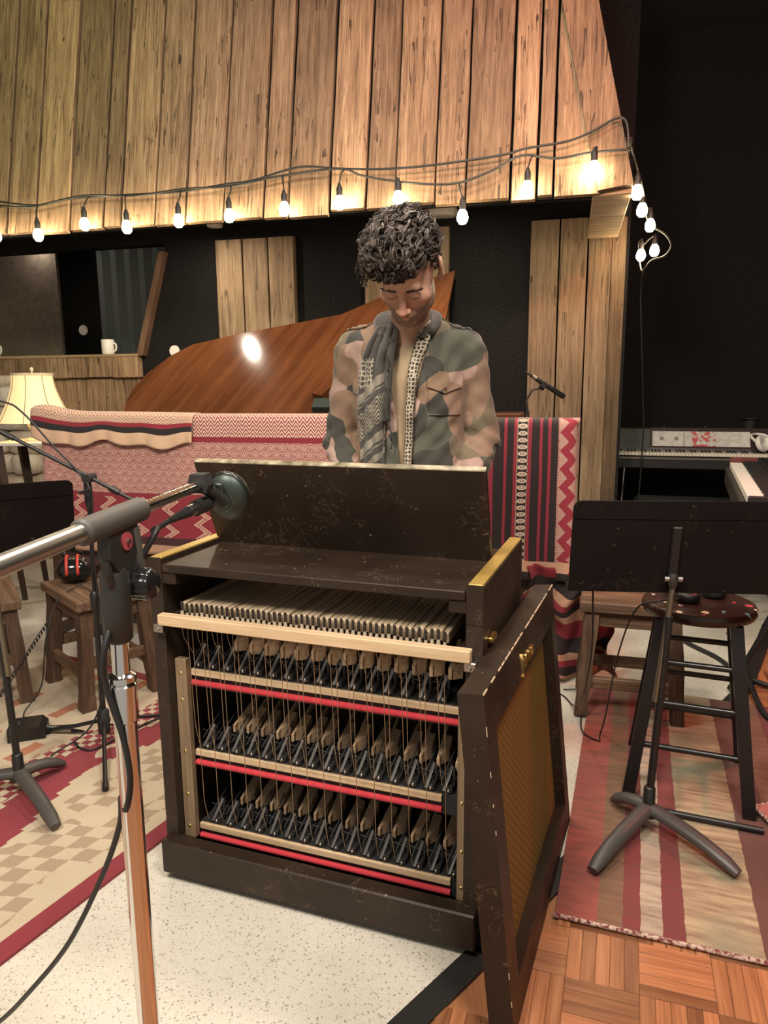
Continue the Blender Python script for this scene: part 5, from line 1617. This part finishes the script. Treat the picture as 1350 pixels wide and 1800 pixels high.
# --- neck, torso, arms, hands, legs
fb.cap(hd((0, .030, -.060)), (0, -.03, 1.47), .056, .062, .03)
fb.ell((0, -.005, 1.30), (.150, .095, .19), None, .05)
fb.ell((0, .02, 1.05), (.140, .095, .20), None, .06)
fb.ell((0, .03, .93), (.155, .105, .10), None, .05)
for sx in (-1, 1):
    sh, elb, wri = np.array((sx * .185, .0, 1.41)), np.array((sx * .235, .045, 1.12)), np.array((sx * .150, -.195, .885))
    fb.cap((sx * .06, -.01, 1.44), sh, .05, .052, .04)
    fb.cap(sh, elb, .050, .040, .02); fb.cap(elb, wri, .040, .027, .02)
    # hand: palm, four fingers with a knuckle bend, thumb from the side of the palm
    pm = wri + np.array((sx * -.010, -.060, -.030))
    fb.ell(pm, (.040, .048, .016), None, .012)
    for k, (dx, L) in enumerate(((-.030, .062), (-.010, .074), (.010, .070), (.029, .056))):
        b0 = pm + np.array((dx, -.040, .002)); b1 = b0 + np.array((dx * .15, -L * .55, .006)); b2 = b1 + np.array((0, -L * .40, -.022))
        fb.cap(b0, b1, .0092, .0085, .004); fb.cap(b1, b2, .0085, .0070, .003)
    t0 = pm + np.array((-sx * .034, .012, 0)); t1 = t0 + np.array((-sx * .026, -.030, -.004)); t2 = t1 + np.array((-sx * .006, -.026, -.012))
    fb.cap(t0, t1, .0115, .0100, .006); fb.cap(t1, t2, .0098, .0080, .004)
    hip_, kn, an = np.array((sx * .095, .03, .90)), np.array((sx * .11, .02, .49)), np.array((sx * .115, .07, .09))
    fb.cap(hip_, kn, .078, .055, .03); fb.cap(kn, an, .055, .04, .02)
    fb.ell((sx * .12, .0, .045), (.042, .115, .04), None, .02)
Vb, Fb = fb.surface()
# beard mask in head space
Hloc = ((Vb - HC) @ HRn) / HS
bx_, by_, bz_ = Hloc.T
jaw = np.clip((-.046 - bz_ + .25 * np.clip(-.06 - by_, -.1, .0) * -1) / .014, 0, 1) * np.clip((.02 - by_) / .02, 0, 1)
jaw = np.maximum(jaw, np.clip((np.abs(bx_) - .050) / .008, 0, 1) * np.clip((.005 - bz_) / .02, 0, 1) * np.clip((.0 - by_) / .015, 0, 1) * np.clip((by_ + .062) / .012, 0, 1))
lip = np.clip(1 - np.abs(bx_) / .020, 0, 1) * np.clip(1 - np.abs(bz_ + .070) / .007, 0, 1) * (by_ < -.08)
nose = np.clip(1 - np.sqrt((bx_ / .030) ** 2 + ((bz_ + .036) / .03) ** 2), 0, 1) * (by_ < -.07)
cheek = np.clip(1 - np.sqrt(((np.abs(bx_) - .042) / .026) ** 2 + ((bz_ + .030) / .026) ** 2), 0, 1) * (by_ < -.03)
jaw = np.where(lip > .3, 0, jaw) * (np.linalg.norm(Hloc, axis=1) < .17)
m = Mat('skin', (.5, .3, .2), .5)
sk = m.mix(m.noise(55, 3) * .5, (.58, .345, .245), (.50, .27, .19))
sk = m.mix(m.attr('flush') * .45, sk, (.52, .17, .13))
bn = m.noise(330, 2)
sk = m.mix(m.attr('beard') * (bn * .7 + .35).mn(1.0), sk, (.135, .088, .062))
m.set('Base Color', sk); m.set('Subsurface Weight', .08); m.set('Subsurface Radius', (.012, .005, .003)); m.bump(bn, .08, .002)
SKIN = m.mat
field_obj('body', Vb, Fb, SKIN, MAN, 2, {'beard': jaw, 'flush': np.clip(np.maximum(np.maximum(nose * 1.3, cheek * .9), lip * 1.4), 0, 1)})

# --- eyebrows, lash lines
HAIRM = (lambda m: (m.set('Base Color', m.ramp(m.noise(38, 3), [(.3, (.020, .014, .012)), (.55, (.060, .044, .036)), (.75, (.13, .102, .086))])), m.set('Roughness', .42), m)[2])(Mat('dark_curly_hair', rough=.45)).mat
brow = MB(); lash = MB()
for sx in (-1, 1):
    for k in range(40):
        t = k / 39
        x = sx * (.013 + .034 * t)
        z = .0115 + .0035 * math.sin(t * 2.6) - .003 * t
        y = -.0915 + .011 * t * t
        p = hd((x, y, z + random.uniform(-.002, .002))); q = hd((x + sx * .007, y + .001, z + .004 + random.uniform(-.002, .002)))
        brow.tube([tuple(p), tuple(q)], [.0030, .0012], 4)
    lash.tube([tuple(hd((sx * (.018 + .026 * t), -.0895 + .006 * (t - .4) ** 2 * 4 + .0006, -.0105 - .003 * math.sin(PI * t)))) for t in [i / 8 for i in range(9)]], .0009, 5)
brow.build('eyebrows', HAIRM, MAN, 180); lash.build('eyelashes', HAIRM, MAN, 180)

# --- hair: a soft base volume plus many curly locks
fh = Field(*[np.arange(c - .17, c + .17, .004) for c in HC])
fh.ell(hd((-.004, .022, .050)), hr((.073, .093, .085)), HRn, .01)
fh.ell(hd((-.012, -.022, .092)), hr((.062, .074, .048)), HRn, .02)
fh.ell(hd((-.046, .01, .055)), hr((.043, .062, .054)), HRn, .02)
P = fh.pts((slice(None),) * 3)
L_ = ((P - HC) @ HRn) / HS
nz_ = .0045 * (np.sin(L_[..., 0] * 210 + 3 * np.sin(L_[..., 2] * 120)) + np.sin(L_[..., 2] * 190 + 4 * np.sin(L_[..., 1] * 110)) + np.sin(L_[..., 1] * 200 + 2))
fh.F += nz_.astype(np.float32)
# face clearing: below the hairline in front
cut = np.maximum(L_[..., 1] + .030, L_[..., 2] - (.062 - .25 * np.abs(L_[..., 0])))           # region y<-.03 and z<hairline
cut2 = np.maximum(L_[..., 2] - .012, L_[..., 1] - .035)
fh.F = np.maximum(fh.F, -cut).astype(np.float32)
fh.F = np.maximum(fh.F, -cut2).astype(np.float32)
Vh, Fh_ = fh.surface()
HAIR = field_obj('hair', Vh, Fh_, HAIRM, MAN, 2)
lk = MB()
r2 = random.Random(5)
hx0 = [a_[0] for a_ in fh.ax]
def hsdf(p):
    i = [min(max(int(round((p[k] - hx0[k]) / .004)), 1), fh.F.shape[k] - 2) for k in range(3)]
    g = Vector((float(fh.F[i[0] + 1, i[1], i[2]] - fh.F[i[0] - 1, i[1], i[2]]), float(fh.F[i[0], i[1] + 1, i[2]] - fh.F[i[0], i[1] - 1, i[2]]), float(fh.F[i[0], i[1], i[2] + 1] - fh.F[i[0], i[1], i[2] - 1])))
    return float(fh.F[i[0], i[1], i[2]]), (g.normalized() if g.length > 1e-6 else Vector((0, 0, 1)))
crown = Vector(hd((.025, .065, .13)))
fwd = Vector(HRn @ np.array((-.45, -1.0, .0)))
nV = len(Vh)
made = 0
while made < 420:
    p = Vector(Vh[r2.randrange(nV)])
    l = (HRn.T @ (np.array(p) - HC)) / HS
    if l[2] < -.05: continue
    if l[0] > .025 and l[1] < -.015 and l[2] < .070: continue
    made += 1
    side_short = l[0] > .050 and l[2] < .06
    L = r2.uniform(.050, .095) * (.45 if side_short else 1)
    amp = r2.uniform(.006, .012) * (.5 if side_short else 1)
    lift = r2.uniform(.001, .012) * (.3 if side_short else 1)
    turns = r2.uniform(.7, 1.35); ph_ = r2.uniform(0, 6.28)
    lw = r2.uniform(.0045, .0080) * (.7 if side_short else 1)
    N_ = 15
    jit = Vector((r2.gauss(0, .5), r2.gauss(0, .5), r2.gauss(0, .5)))
    core = []
    for i in range(N_):
        t = i / (N_ - 1)
        d, n_ = hsdf(p)
        fl2_ = (p - crown).normalized() * .9 + fwd * (.55 if l[2] > .05 else .1) + jit * .6
        fl2_ = fl2_ - n_ * fl2_.dot(n_)
        fl2_ = fl2_.normalized() if fl2_.length > .05 else n_.orthogonal().normalized()
        bi = n_.cross(fl2_)
        a = ph_ + t * turns * 2 * PI
        core.append((p + n_ * (lift + .6 * amp * (1 + math.sin(a + 1.1)) - d * .8) + bi * (amp * math.cos(a)), n_.copy(), bi.copy(), t))
        p = p + fl2_ * (L / N_) - n_ * (d * .5)
    for q_ in range(7):          # every lock is a bundle of strands
        o1, o2 = r2.gauss(0, .55) * lw, r2.gauss(0, .30) * lw
        sp_ = r2.uniform(.5, 1.5); th_ = r2.uniform(.0010, .0021)
        pts = [tuple(c_ + bi_ * (o1 * (1 - .45 * t_ * sp_)) + nn_ * (o2 + .0012 * math.sin(t_ * 9 + q_))) for c_, nn_, bi_, t_ in core]
        rad = [th_ * (1 - t_ ** 4) + .0004 for _, _, _, t_ in core]
        lk.tube(pts, rad, 4, False)
# fringe falling over the forehead
for k in range(46):
    x = -.055 + .095 * k / 45 + r2.uniform(-.004, .004)
    p = Vector((x, -.066 + 2.2 * x * x, .088 - 3.5 * x * x))
    L = .038 - .010 * abs(x + .01) / .05
    pts, rad = [], []
    ph_ = r2.uniform(0, 6.28); amp = r2.uniform(.004, .008)
    for i in range(9):
        t = i / 8
        a = ph_ + t * 6.5
        pts.append(tuple(hd((p.x + .008 * t * r2.choice((-1, 1)) * .4 + amp * math.cos(a) * t, p.y - .030 * math.sin(t * 1.9) - .004 + amp * .5 * math.sin(a), p.z + .014 * math.sin(t * 3) - L * t ** 1.5))))
        rad.append(.0018 * (1 - t ** 3) + .0005)
    for q_ in range(6):
        ox_, oy_ = r2.gauss(0, .0032), r2.gauss(0, .0024)
        lk.tube([(x2 + ox_, y2 + oy_, z2 + ox_ * .4) for x2, y2, z2 in pts], rad, 4, False)
# flyaway curls on the viewer's left
for k in range(70):
    a = r2.uniform(-.5, 1.1); y_ = r2.uniform(-.03, .06)
    p = Vector((-.085 - .012 * r2.random(), y_, .02 + .05 * a))
    pts, rad = [], []
    ph_ = r2.uniform(0, 6.28)
    for i in range(12):
        t = i / 11
        b = ph_ + t * r2.uniform(7, 8)
        pts.append(tuple(hd((p.x - .026 * t + .007 * math.cos(b), p.y - .01 * t + .006 * math.sin(b), p.z - .030 * t + .007 * math.sin(b + 1)))))
        rad.append(.0018 * (1 - t) + .0005)
    lk.tube(pts, rad, 4, True)
lk.build('curls', HAIRM, HAIR, 180)

# --- clothes: t-shirt, jacket, trousers, shoes
def torso(f, g):
    """g grows every part: outer jacket size when 0, shirt when negative"""
    f.ell((0, -.015, 1.315), (.192 + g, .128 + g, .185 + g), None, .05)
    f.ell((0, .005, 1.10), (.182 + g, .130 + g, .24 + g), None, .06)
    f.ell((0, .02, .93), (.180 + g, .132 + g, .14 + g), None, .05)
    f.cap((-.150, -.010, 1.432), (.150, -.010, 1.432), .058 + g, None, .045)
    f.cap((-.07, -.02, 1.470), (.07, -.02, 1.470), .050 + g, None, .05)
def sleeves(f, g):
    for sx in (-1, 1):
        f.cap((sx * .175, .0, 1.420), (sx * .238, .045, 1.125), .068 + g, .056 + g, .022)
        f.cap((sx * .238, .045, 1.125), (sx * .158, -.170, .905), .057 + g, .042 + g, .022)
ax_j = (np.arange(-.345, .346, .0055), np.arange(-.26, .20, .0055), np.arange(.80, 1.56, .0055))
fj = Field(*ax_j)
torso(fj, 0.0)
ft = fj.F.copy()
sleeves(fj, 0.0)
P = fj.pts((slice(None),) * 3)
x_, y_, z_ = P[..., 0], P[..., 1], P[..., 2]
# cloth folds
wr = .0030 * np.sin(z_ * 46 + x_ * 22 + 2.2 * np.sin(x_ * 17 + z_ * 9)) + .0022 * np.sin(z_ * 85 - np.abs(x_) * 60 + 3 * np.sin(y_ * 30))
arm = np.clip((np.abs(x_) - .16) / .05, 0, 1)
elbow = np.exp(-((z_ - 1.09) / .085) ** 2)
wr += arm * (.0026 * np.sin(z_ * 120 + np.abs(x_) * 70 + y_ * 40) * (.35 + elbow))
seam = .004 * np.exp(-((np.abs(x_) - .178 - .06 * (1.40 - z_)) / .006) ** 2) * (z_ > 1.22)
fj.F += (wr + seam).astype(np.float32)
OUT = fj.F.copy()
shell = np.maximum(fj.F, -(fj.F + .011))
# front opening, neck hole, cuffs and hem
def lerp_(zv, pts):
    zs_, vs_ = zip(*sorted(pts)); return np.interp(zv, zs_, vs_)
oc = lerp_(z_, [(.85, -.004), (1.10, -.004), (1.30, -.006), (1.45, -.004)])
ow = lerp_(z_, [(.85, .022), (1.05, .020), (1.20, .024), (1.32, .042), (1.42, .066), (1.50, .075)])
opening = np.maximum(np.abs(x_ - oc) - ow, y_ + .02)
shell = np.maximum(shell, -opening)
neck = (np.sqrt(((x_) / .078) ** 2 + ((y_ + .045) / .085) ** 2 + ((z_ - 1.53) / .085) ** 2) - 1) * .08
shell = np.maximum(shell, -neck)
shell = np.maximum(shell, .86 - z_)
cuff = ((P - np.array((.158, -.170, .905))) @ np.array((-.27, -.74, -.62)))
Vj, Fj = fj.surface(shell.astype(np.float32))
m = Mat('camouflage_cloth', rough=.85)
dv = m.noise(3.2, 2, color=True)
nv = m.nt.nodes.new('ShaderNodeVectorMath'); nv.operation = 'MULTIPLY_ADD'
m.plug(nv.inputs[0], dv); nv.inputs[1].default_value = (.26, .26, .26); m.plug(nv.inputs[2], m.mapped([1, 1, .80]))
vc = m.voro(11.5, nv.outputs[0], 'SMOOTH_F1', 'Color')
vcol = m.voro(11.5, nv.outputs[0], 'F1', 'Color')
cx_, cy_, cz_ = m.sep(vcol)
camo = m.ramp(cx_, [(0, (.070, .080, .056)), (.20, (.25, .155, .095)), (.40, (.42, .275, .225)), (.56, (.165, .130, .080)), (.70, (.034, .037, .030)), (.86, (.28, .175, .115))], 'CONSTANT')
edg = m.voro(11.5, nv.outputs[0], 'DISTANCE_TO_EDGE').lt(.012)
camo = m.mix(edg * .18, camo, (.40, .32, .25))
wv = m.noise(420, 2)
camo = m.mix(wv * .35, camo, (.12, .09, .07))
m.set('Base Color', camo); m.bump(wv, .12, .002); m.set('Sheen Weight', .15)
CAMO = m.mat
JK = field_obj('jacket', Vj, Fj, CAMO, MAN, 1)
fs_ = Field(*ax_j)
torso(fs_, -.016)
sh_ = np.maximum(fs_.F, -neck * .0 - .25)
hole = (np.sqrt((x_ / .066) ** 2 + ((y_ + .05) / .075) ** 2 + ((z_ - 1.548) / .062) ** 2) - 1) * .065
fs_.F = (fs_.F + .0025 * np.sin(x_ * 60 + z_ * 12 + 2 * np.sin(z_ * 16))).astype(np.float32)
Vs, Fs = fs_.surface(np.maximum(np.maximum(fs_.F, -hole), .88 - z_).astype(np.float32))
TEE = (lambda m: (m.set('Base Color', m.ramp(m.noise(9, 3), [(.3, (.30, .215, .130)), (.7, (.38, .285, .18))])), m.bump(m.noise(400, 2), .1, .002), m)[2])(Mat('tan_tshirt', rough=.9)).mat
field_obj('t_shirt', Vs, Fs, TEE, MAN, 2)
fp = Field(np.arange(-.24, .241, .009), np.arange(-.16, .21, .009), np.arange(.05, 1.0, .009))
fp.ell((0, .03, .93), (.172, .122, .10), None, .05)
for sx in (-1, 1):
    fp.cap((sx * .095, .03, .90), (sx * .112, .02, .49), .094, .070, .03); fp.cap((sx * .112, .02, .49), (sx * .117, .065, .10), .070, .058, .02)
fp.F = np.maximum(fp.F, .07 - fp.pts((slice(None),) * 3)[..., 2]).astype(np.float32)
Vp, Fp = fp.surface()
field_obj('trousers', Vp, Fp, simple('dark_trousers', (.022, .022, .026), .85), MAN, 2)
for sx in (-1, 1):
    fs2 = Field(np.arange(sx * .12 - .08, sx * .12 + .08, .007), np.arange(-.15, .16, .007), np.arange(-.01, .16, .007))
    fs2.ell((sx * .12, .0, .045), (.050, .125, .050), None, .02); fs2.cap((sx * .117, .06, .05), (sx * .117, .065, .12), .052, .05, .03)
    fs2.F = np.maximum(fs2.F, .002 - fs2.pts((slice(None),) * 3)[..., 2]).astype(np.float32)
    a_, b_ = fs2.surface()
    field_obj('shoe', a_, b_, simple('brown_shoe', (.05, .028, .018), .5), MAN, 2)

# surface look-ups on the jacket
gx, gy, gz = ax_j
def front_y(x, z):
    i = min(max((x - gx[0]) / .0055, 0), len(gx) - 1.001); k = min(max((z - gz[0]) / .0055, 0), len(gz) - 1.001)
    i0, k0_ = int(i), int(k); fi, fk = i - i0, k - k0_
    col = (OUT[i0, :, k0_] * (1 - fi) * (1 - fk) + OUT[i0 + 1, :, k0_] * fi * (1 - fk) + OUT[i0, :, k0_ + 1] * (1 - fi) * fk + OUT[i0 + 1, :, k0_ + 1] * fi * fk)
    s_ = np.argmax(col < 0)
    if col[s_] >= 0: return -.05
    if s_ == 0: return gy[0]
    t = col[s_ - 1] / (col[s_ - 1] - col[s_])
    return gy[s_ - 1] + t * .0055
def top_z(x, y):
    i = int(round((x - gx[0]) / .0055)); j = int(round((y - gy[0]) / .0055))
    col = OUT[i, j, ::-1]; s_ = np.argmax(col < 0)
    return gz[::-1][s_] + .003
# chest pockets with pointed flaps, button
def pocket(xc, zc, w, h, tag_):
    def fl_(a, b):
        x = xc - w / 2 + w * a
        z = zc - b * (h + .020 * (1 - abs(2 * a - 1)))
        return (x, front_y(x, z) - .0065 - .003 * b, z), (x, z)
    f = MB().sheet(fl_, 12, 8, .003).build('pocket_flap', CAMO, JK, 60)
    def bag(a, b):
        x = xc - w * .46 + w * .92 * a; z = zc - .012 - b * .115
        return (x, front_y(x, z) - .0030, z), (x, z)
    MB().sheet(bag, 12, 10, .002).build('pocket', CAMO, JK, 60)
    z = zc - h - .004
    MB().lathe([(0, 0), (.0065, 0), (.007, .002), (.004, .0035), (0, .003)], 12, (0, 0, 0), Matrix.Translation((xc, front_y(xc, z) - .0105, z)) @ Matrix.Rotation(PI / 2, 4, 'X')).build('button', simple('brown_button', (.10, .035, .03), .4), f, 50)
pocket(.118, 1.345, .105, .040, 0)
pocket(-.128, 1.330, .095, .040, 1)
# shoulder straps
for sx in (-1, 1):
    def ep(a, b):
        x = sx * (.075 + .125 * a); y = -.010 + (.045 - .012 * a) * (b - .5)
        return (x, y, top_z(x, y) + .0045), (x, y)
    MB().sheet(ep, 14, 5, .004).build('shoulder_strap', CAMO, JK, 60)
    MB().lathe([(0, 0), (.006, 0), (.006, .003), (0, .003)], 10, (sx * .088, -.01, top_z(sx * .088, -.01) + .006)).build('button', simple('brown_button2', (.10, .035, .03), .4), JK, 50)
# collar standing and turned down around the neck
def collar(a, b):
    ang = math.radians(-58 + 296 * a)
    ca_, sa_ = math.cos(ang), math.sin(ang)
    front = max(0, -sa_) if False else 0
    rx, ry = .078 + .024 * b, .074 + .022 * b
    x = rx * ca_; y = -.022 + ry * sa_
    drop = .030 * b + .030 * max(0, -sa_) * (1 + .8 * b)
    z = 1.518 - drop + .010 * math.sin(PI * b)
    return (x, y, z), (x, z)
MB().sheet(collar, 46, 6, .004).build('collar', CAMO, JK, 60)

# --- scarf: loop round the neck, wide panel on the viewer's left, thin edge on the right
m = Mat('patterned_scarf', rough=.9)
u, v = m.uv()
wv = (m.noise(14, 2, m.comb(u, v, 0)) - .5) * .010
uu, vv = u + wv, v + wv
DK, LT = (.046, .040, .034), (.40, .35, .26)
dg = uu * .75 + vv                        # diagonal layout
c = DK
# checks near the top, diagonal cream stripes, chevrons lower down
hx = m.voro(1.0, m.comb(uu * 95.0, vv * 70.0, 0), feature='DISTANCE_TO_EDGE', out='Distance', rnd=.35).lt(.16)
c = m.mix(hx * vv.between(.10, .19) * u.lt(.055), c, LT)
c = m.mix(dg.between(.215, .245), c, (.27, .235, .18))
c = m.mix(dg.between(.252, .256), c, (.27, .235, .18))
ch = ((vv * 78.0) + (uu * 60.0).tri() * 1.5).fract().lt(.46)
c = m.mix(ch * dg.between(.275, .360), c, LT)
c = m.mix(dg.between(.385, .415), c, (.27, .235, .18))
c = m.mix(dg.between(.425, .430), c, (.27, .235, .18))
c = m.mix(dg.between(.455, .475), c, (.24, .21, .16))
c = m.mix(m.noise(260, 2, m.comb(u, v, 0)) * .35, c, (.09, .08, .07))
m.set('Base Color', c); m.set('Sheen Weight', .2)
SCARF = m.mat
m = Mat('scarf_edge', rough=.9)
u, v = m.uv()
hx = m.voro(1.0, m.comb(u * 110.0, v * 85.0, 0), feature='DISTANCE_TO_EDGE', out='Distance', rnd=.4).lt(.17)
m.set('Base Color', m.mix(hx * u.lt(.030), (.040, .034, .030), (.44, .38, .28)))
SCARF2 = m.mat
SCF = empty('scarf', (0, 0, 0), 0, parent=MAN)
def interp(z, pts):
    pts = sorted(pts)
    return float(np.interp(z, [p[0] for p in pts], [p[1] for p in pts]))
def left_panel(a, b):
    z = 1.492 - .450 * b
    xl = interp(z, [(1.49, -.088), (1.44, -.118), (1.38, -.140), (1.25, -.150), (1.04, -.152)])
    xr = interp(z, [(1.49, -.040), (1.44, -.050), (1.38, -.060), (1.25, -.064), (1.12, -.068), (1.04, -.072)])
    x = xl + (xr - xl) * a
    fold_ = .007 * math.sin(a * 9 + b * 3) + .006 * math.sin(a * 17 + 2 * b)
    y = front_y(x, z) - .020 - fold_ - .012 * math.sin(PI * a)
    return (x, y, z), (a * .11, b * .45)
MB().sheet(left_panel, 26, 50, .005).build('long_end', SCARF, SCF, 180)
def inner_strip(a, b):
    z = 1.500 - .30 * b
    xl = interp(z, [(1.50, -.052), (1.42, -.066), (1.20, -.070)]); xr = interp(z, [(1.50, -.022), (1.44, -.032), (1.35, -.042), (1.20, -.052)])
    x = xl + (xr - xl) * a
    return (x, front_y(x, z) - .014 - .008 * math.sin(PI * a), z), (.2 + a * .05, .0)
MB().sheet(inner_strip, 8, 30, .005).build('inner_fold', SCARF, SCF, 180)
def right_edge(a, b):
    z = 1.505 - .47 * b
    xl = interp(z, [(1.505, .048), (1.44, .030), (1.36, .012), (1.25, .004), (1.03, -.006)])
    xr = interp(z, [(1.505, .094), (1.44, .066), (1.36, .036), (1.25, .022), (1.03, .012)])
    x = xl + (xr - xl) * a
    return (x, front_y(x, z) - .010 - .007 * math.sin(PI * a) - .003 * math.sin(b * 22), z), (a * .030, b * .47)
MB().sheet(right_edge, 8, 50, .005).build('short_end', SCARF2, SCF, 180)
# loop behind the neck and two soft rolls at its sides
def loop(rad, pts, nm, mat):
    MB().tube(spline(pts, 6), rad, 12, True, .7).build(nm, mat, SCF, 180)
nP = len(spline([(0, 0, 0)] * 6, 6))
loop(.019, [(-.070, -.115, 1.462), (-.088, -.075, 1.502), (-.074, -.010, 1.530), (0, .040, 1.540), (.074, -.010, 1.530), (.088, -.070, 1.506), (.070, -.118, 1.470)], 'neck_loop', SCARF2 if False else SCARF)
loop(.015, [(-.048, -.128, 1.440), (-.070, -.085, 1.492), (-.062, -.02, 1.528)], 'neck_roll', SCARF)
loop(.012, [(.046, -.128, 1.452), (.070, -.080, 1.498), (.062, -.02, 1.530)], 'neck_roll', SCARF2)
# fringe tassels along the scarf edge
tas = MB()
for k in range(9):
    z = 1.40 - .030 * k
    x = -.058 + .006 * math.sin(k)
    y0_ = front_y(x, z) - .030
    tas.tube(spline([(x, y0_, z), (x + .008, y0_ - .006, z - .018), (x + .006 + .004 * (k % 2), y0_ - .004, z - .045)], 4), [.0028] * 9, 5)
tas.build('tassels', simple('tassel', (.045, .042, .040), .9), SCF, 180)
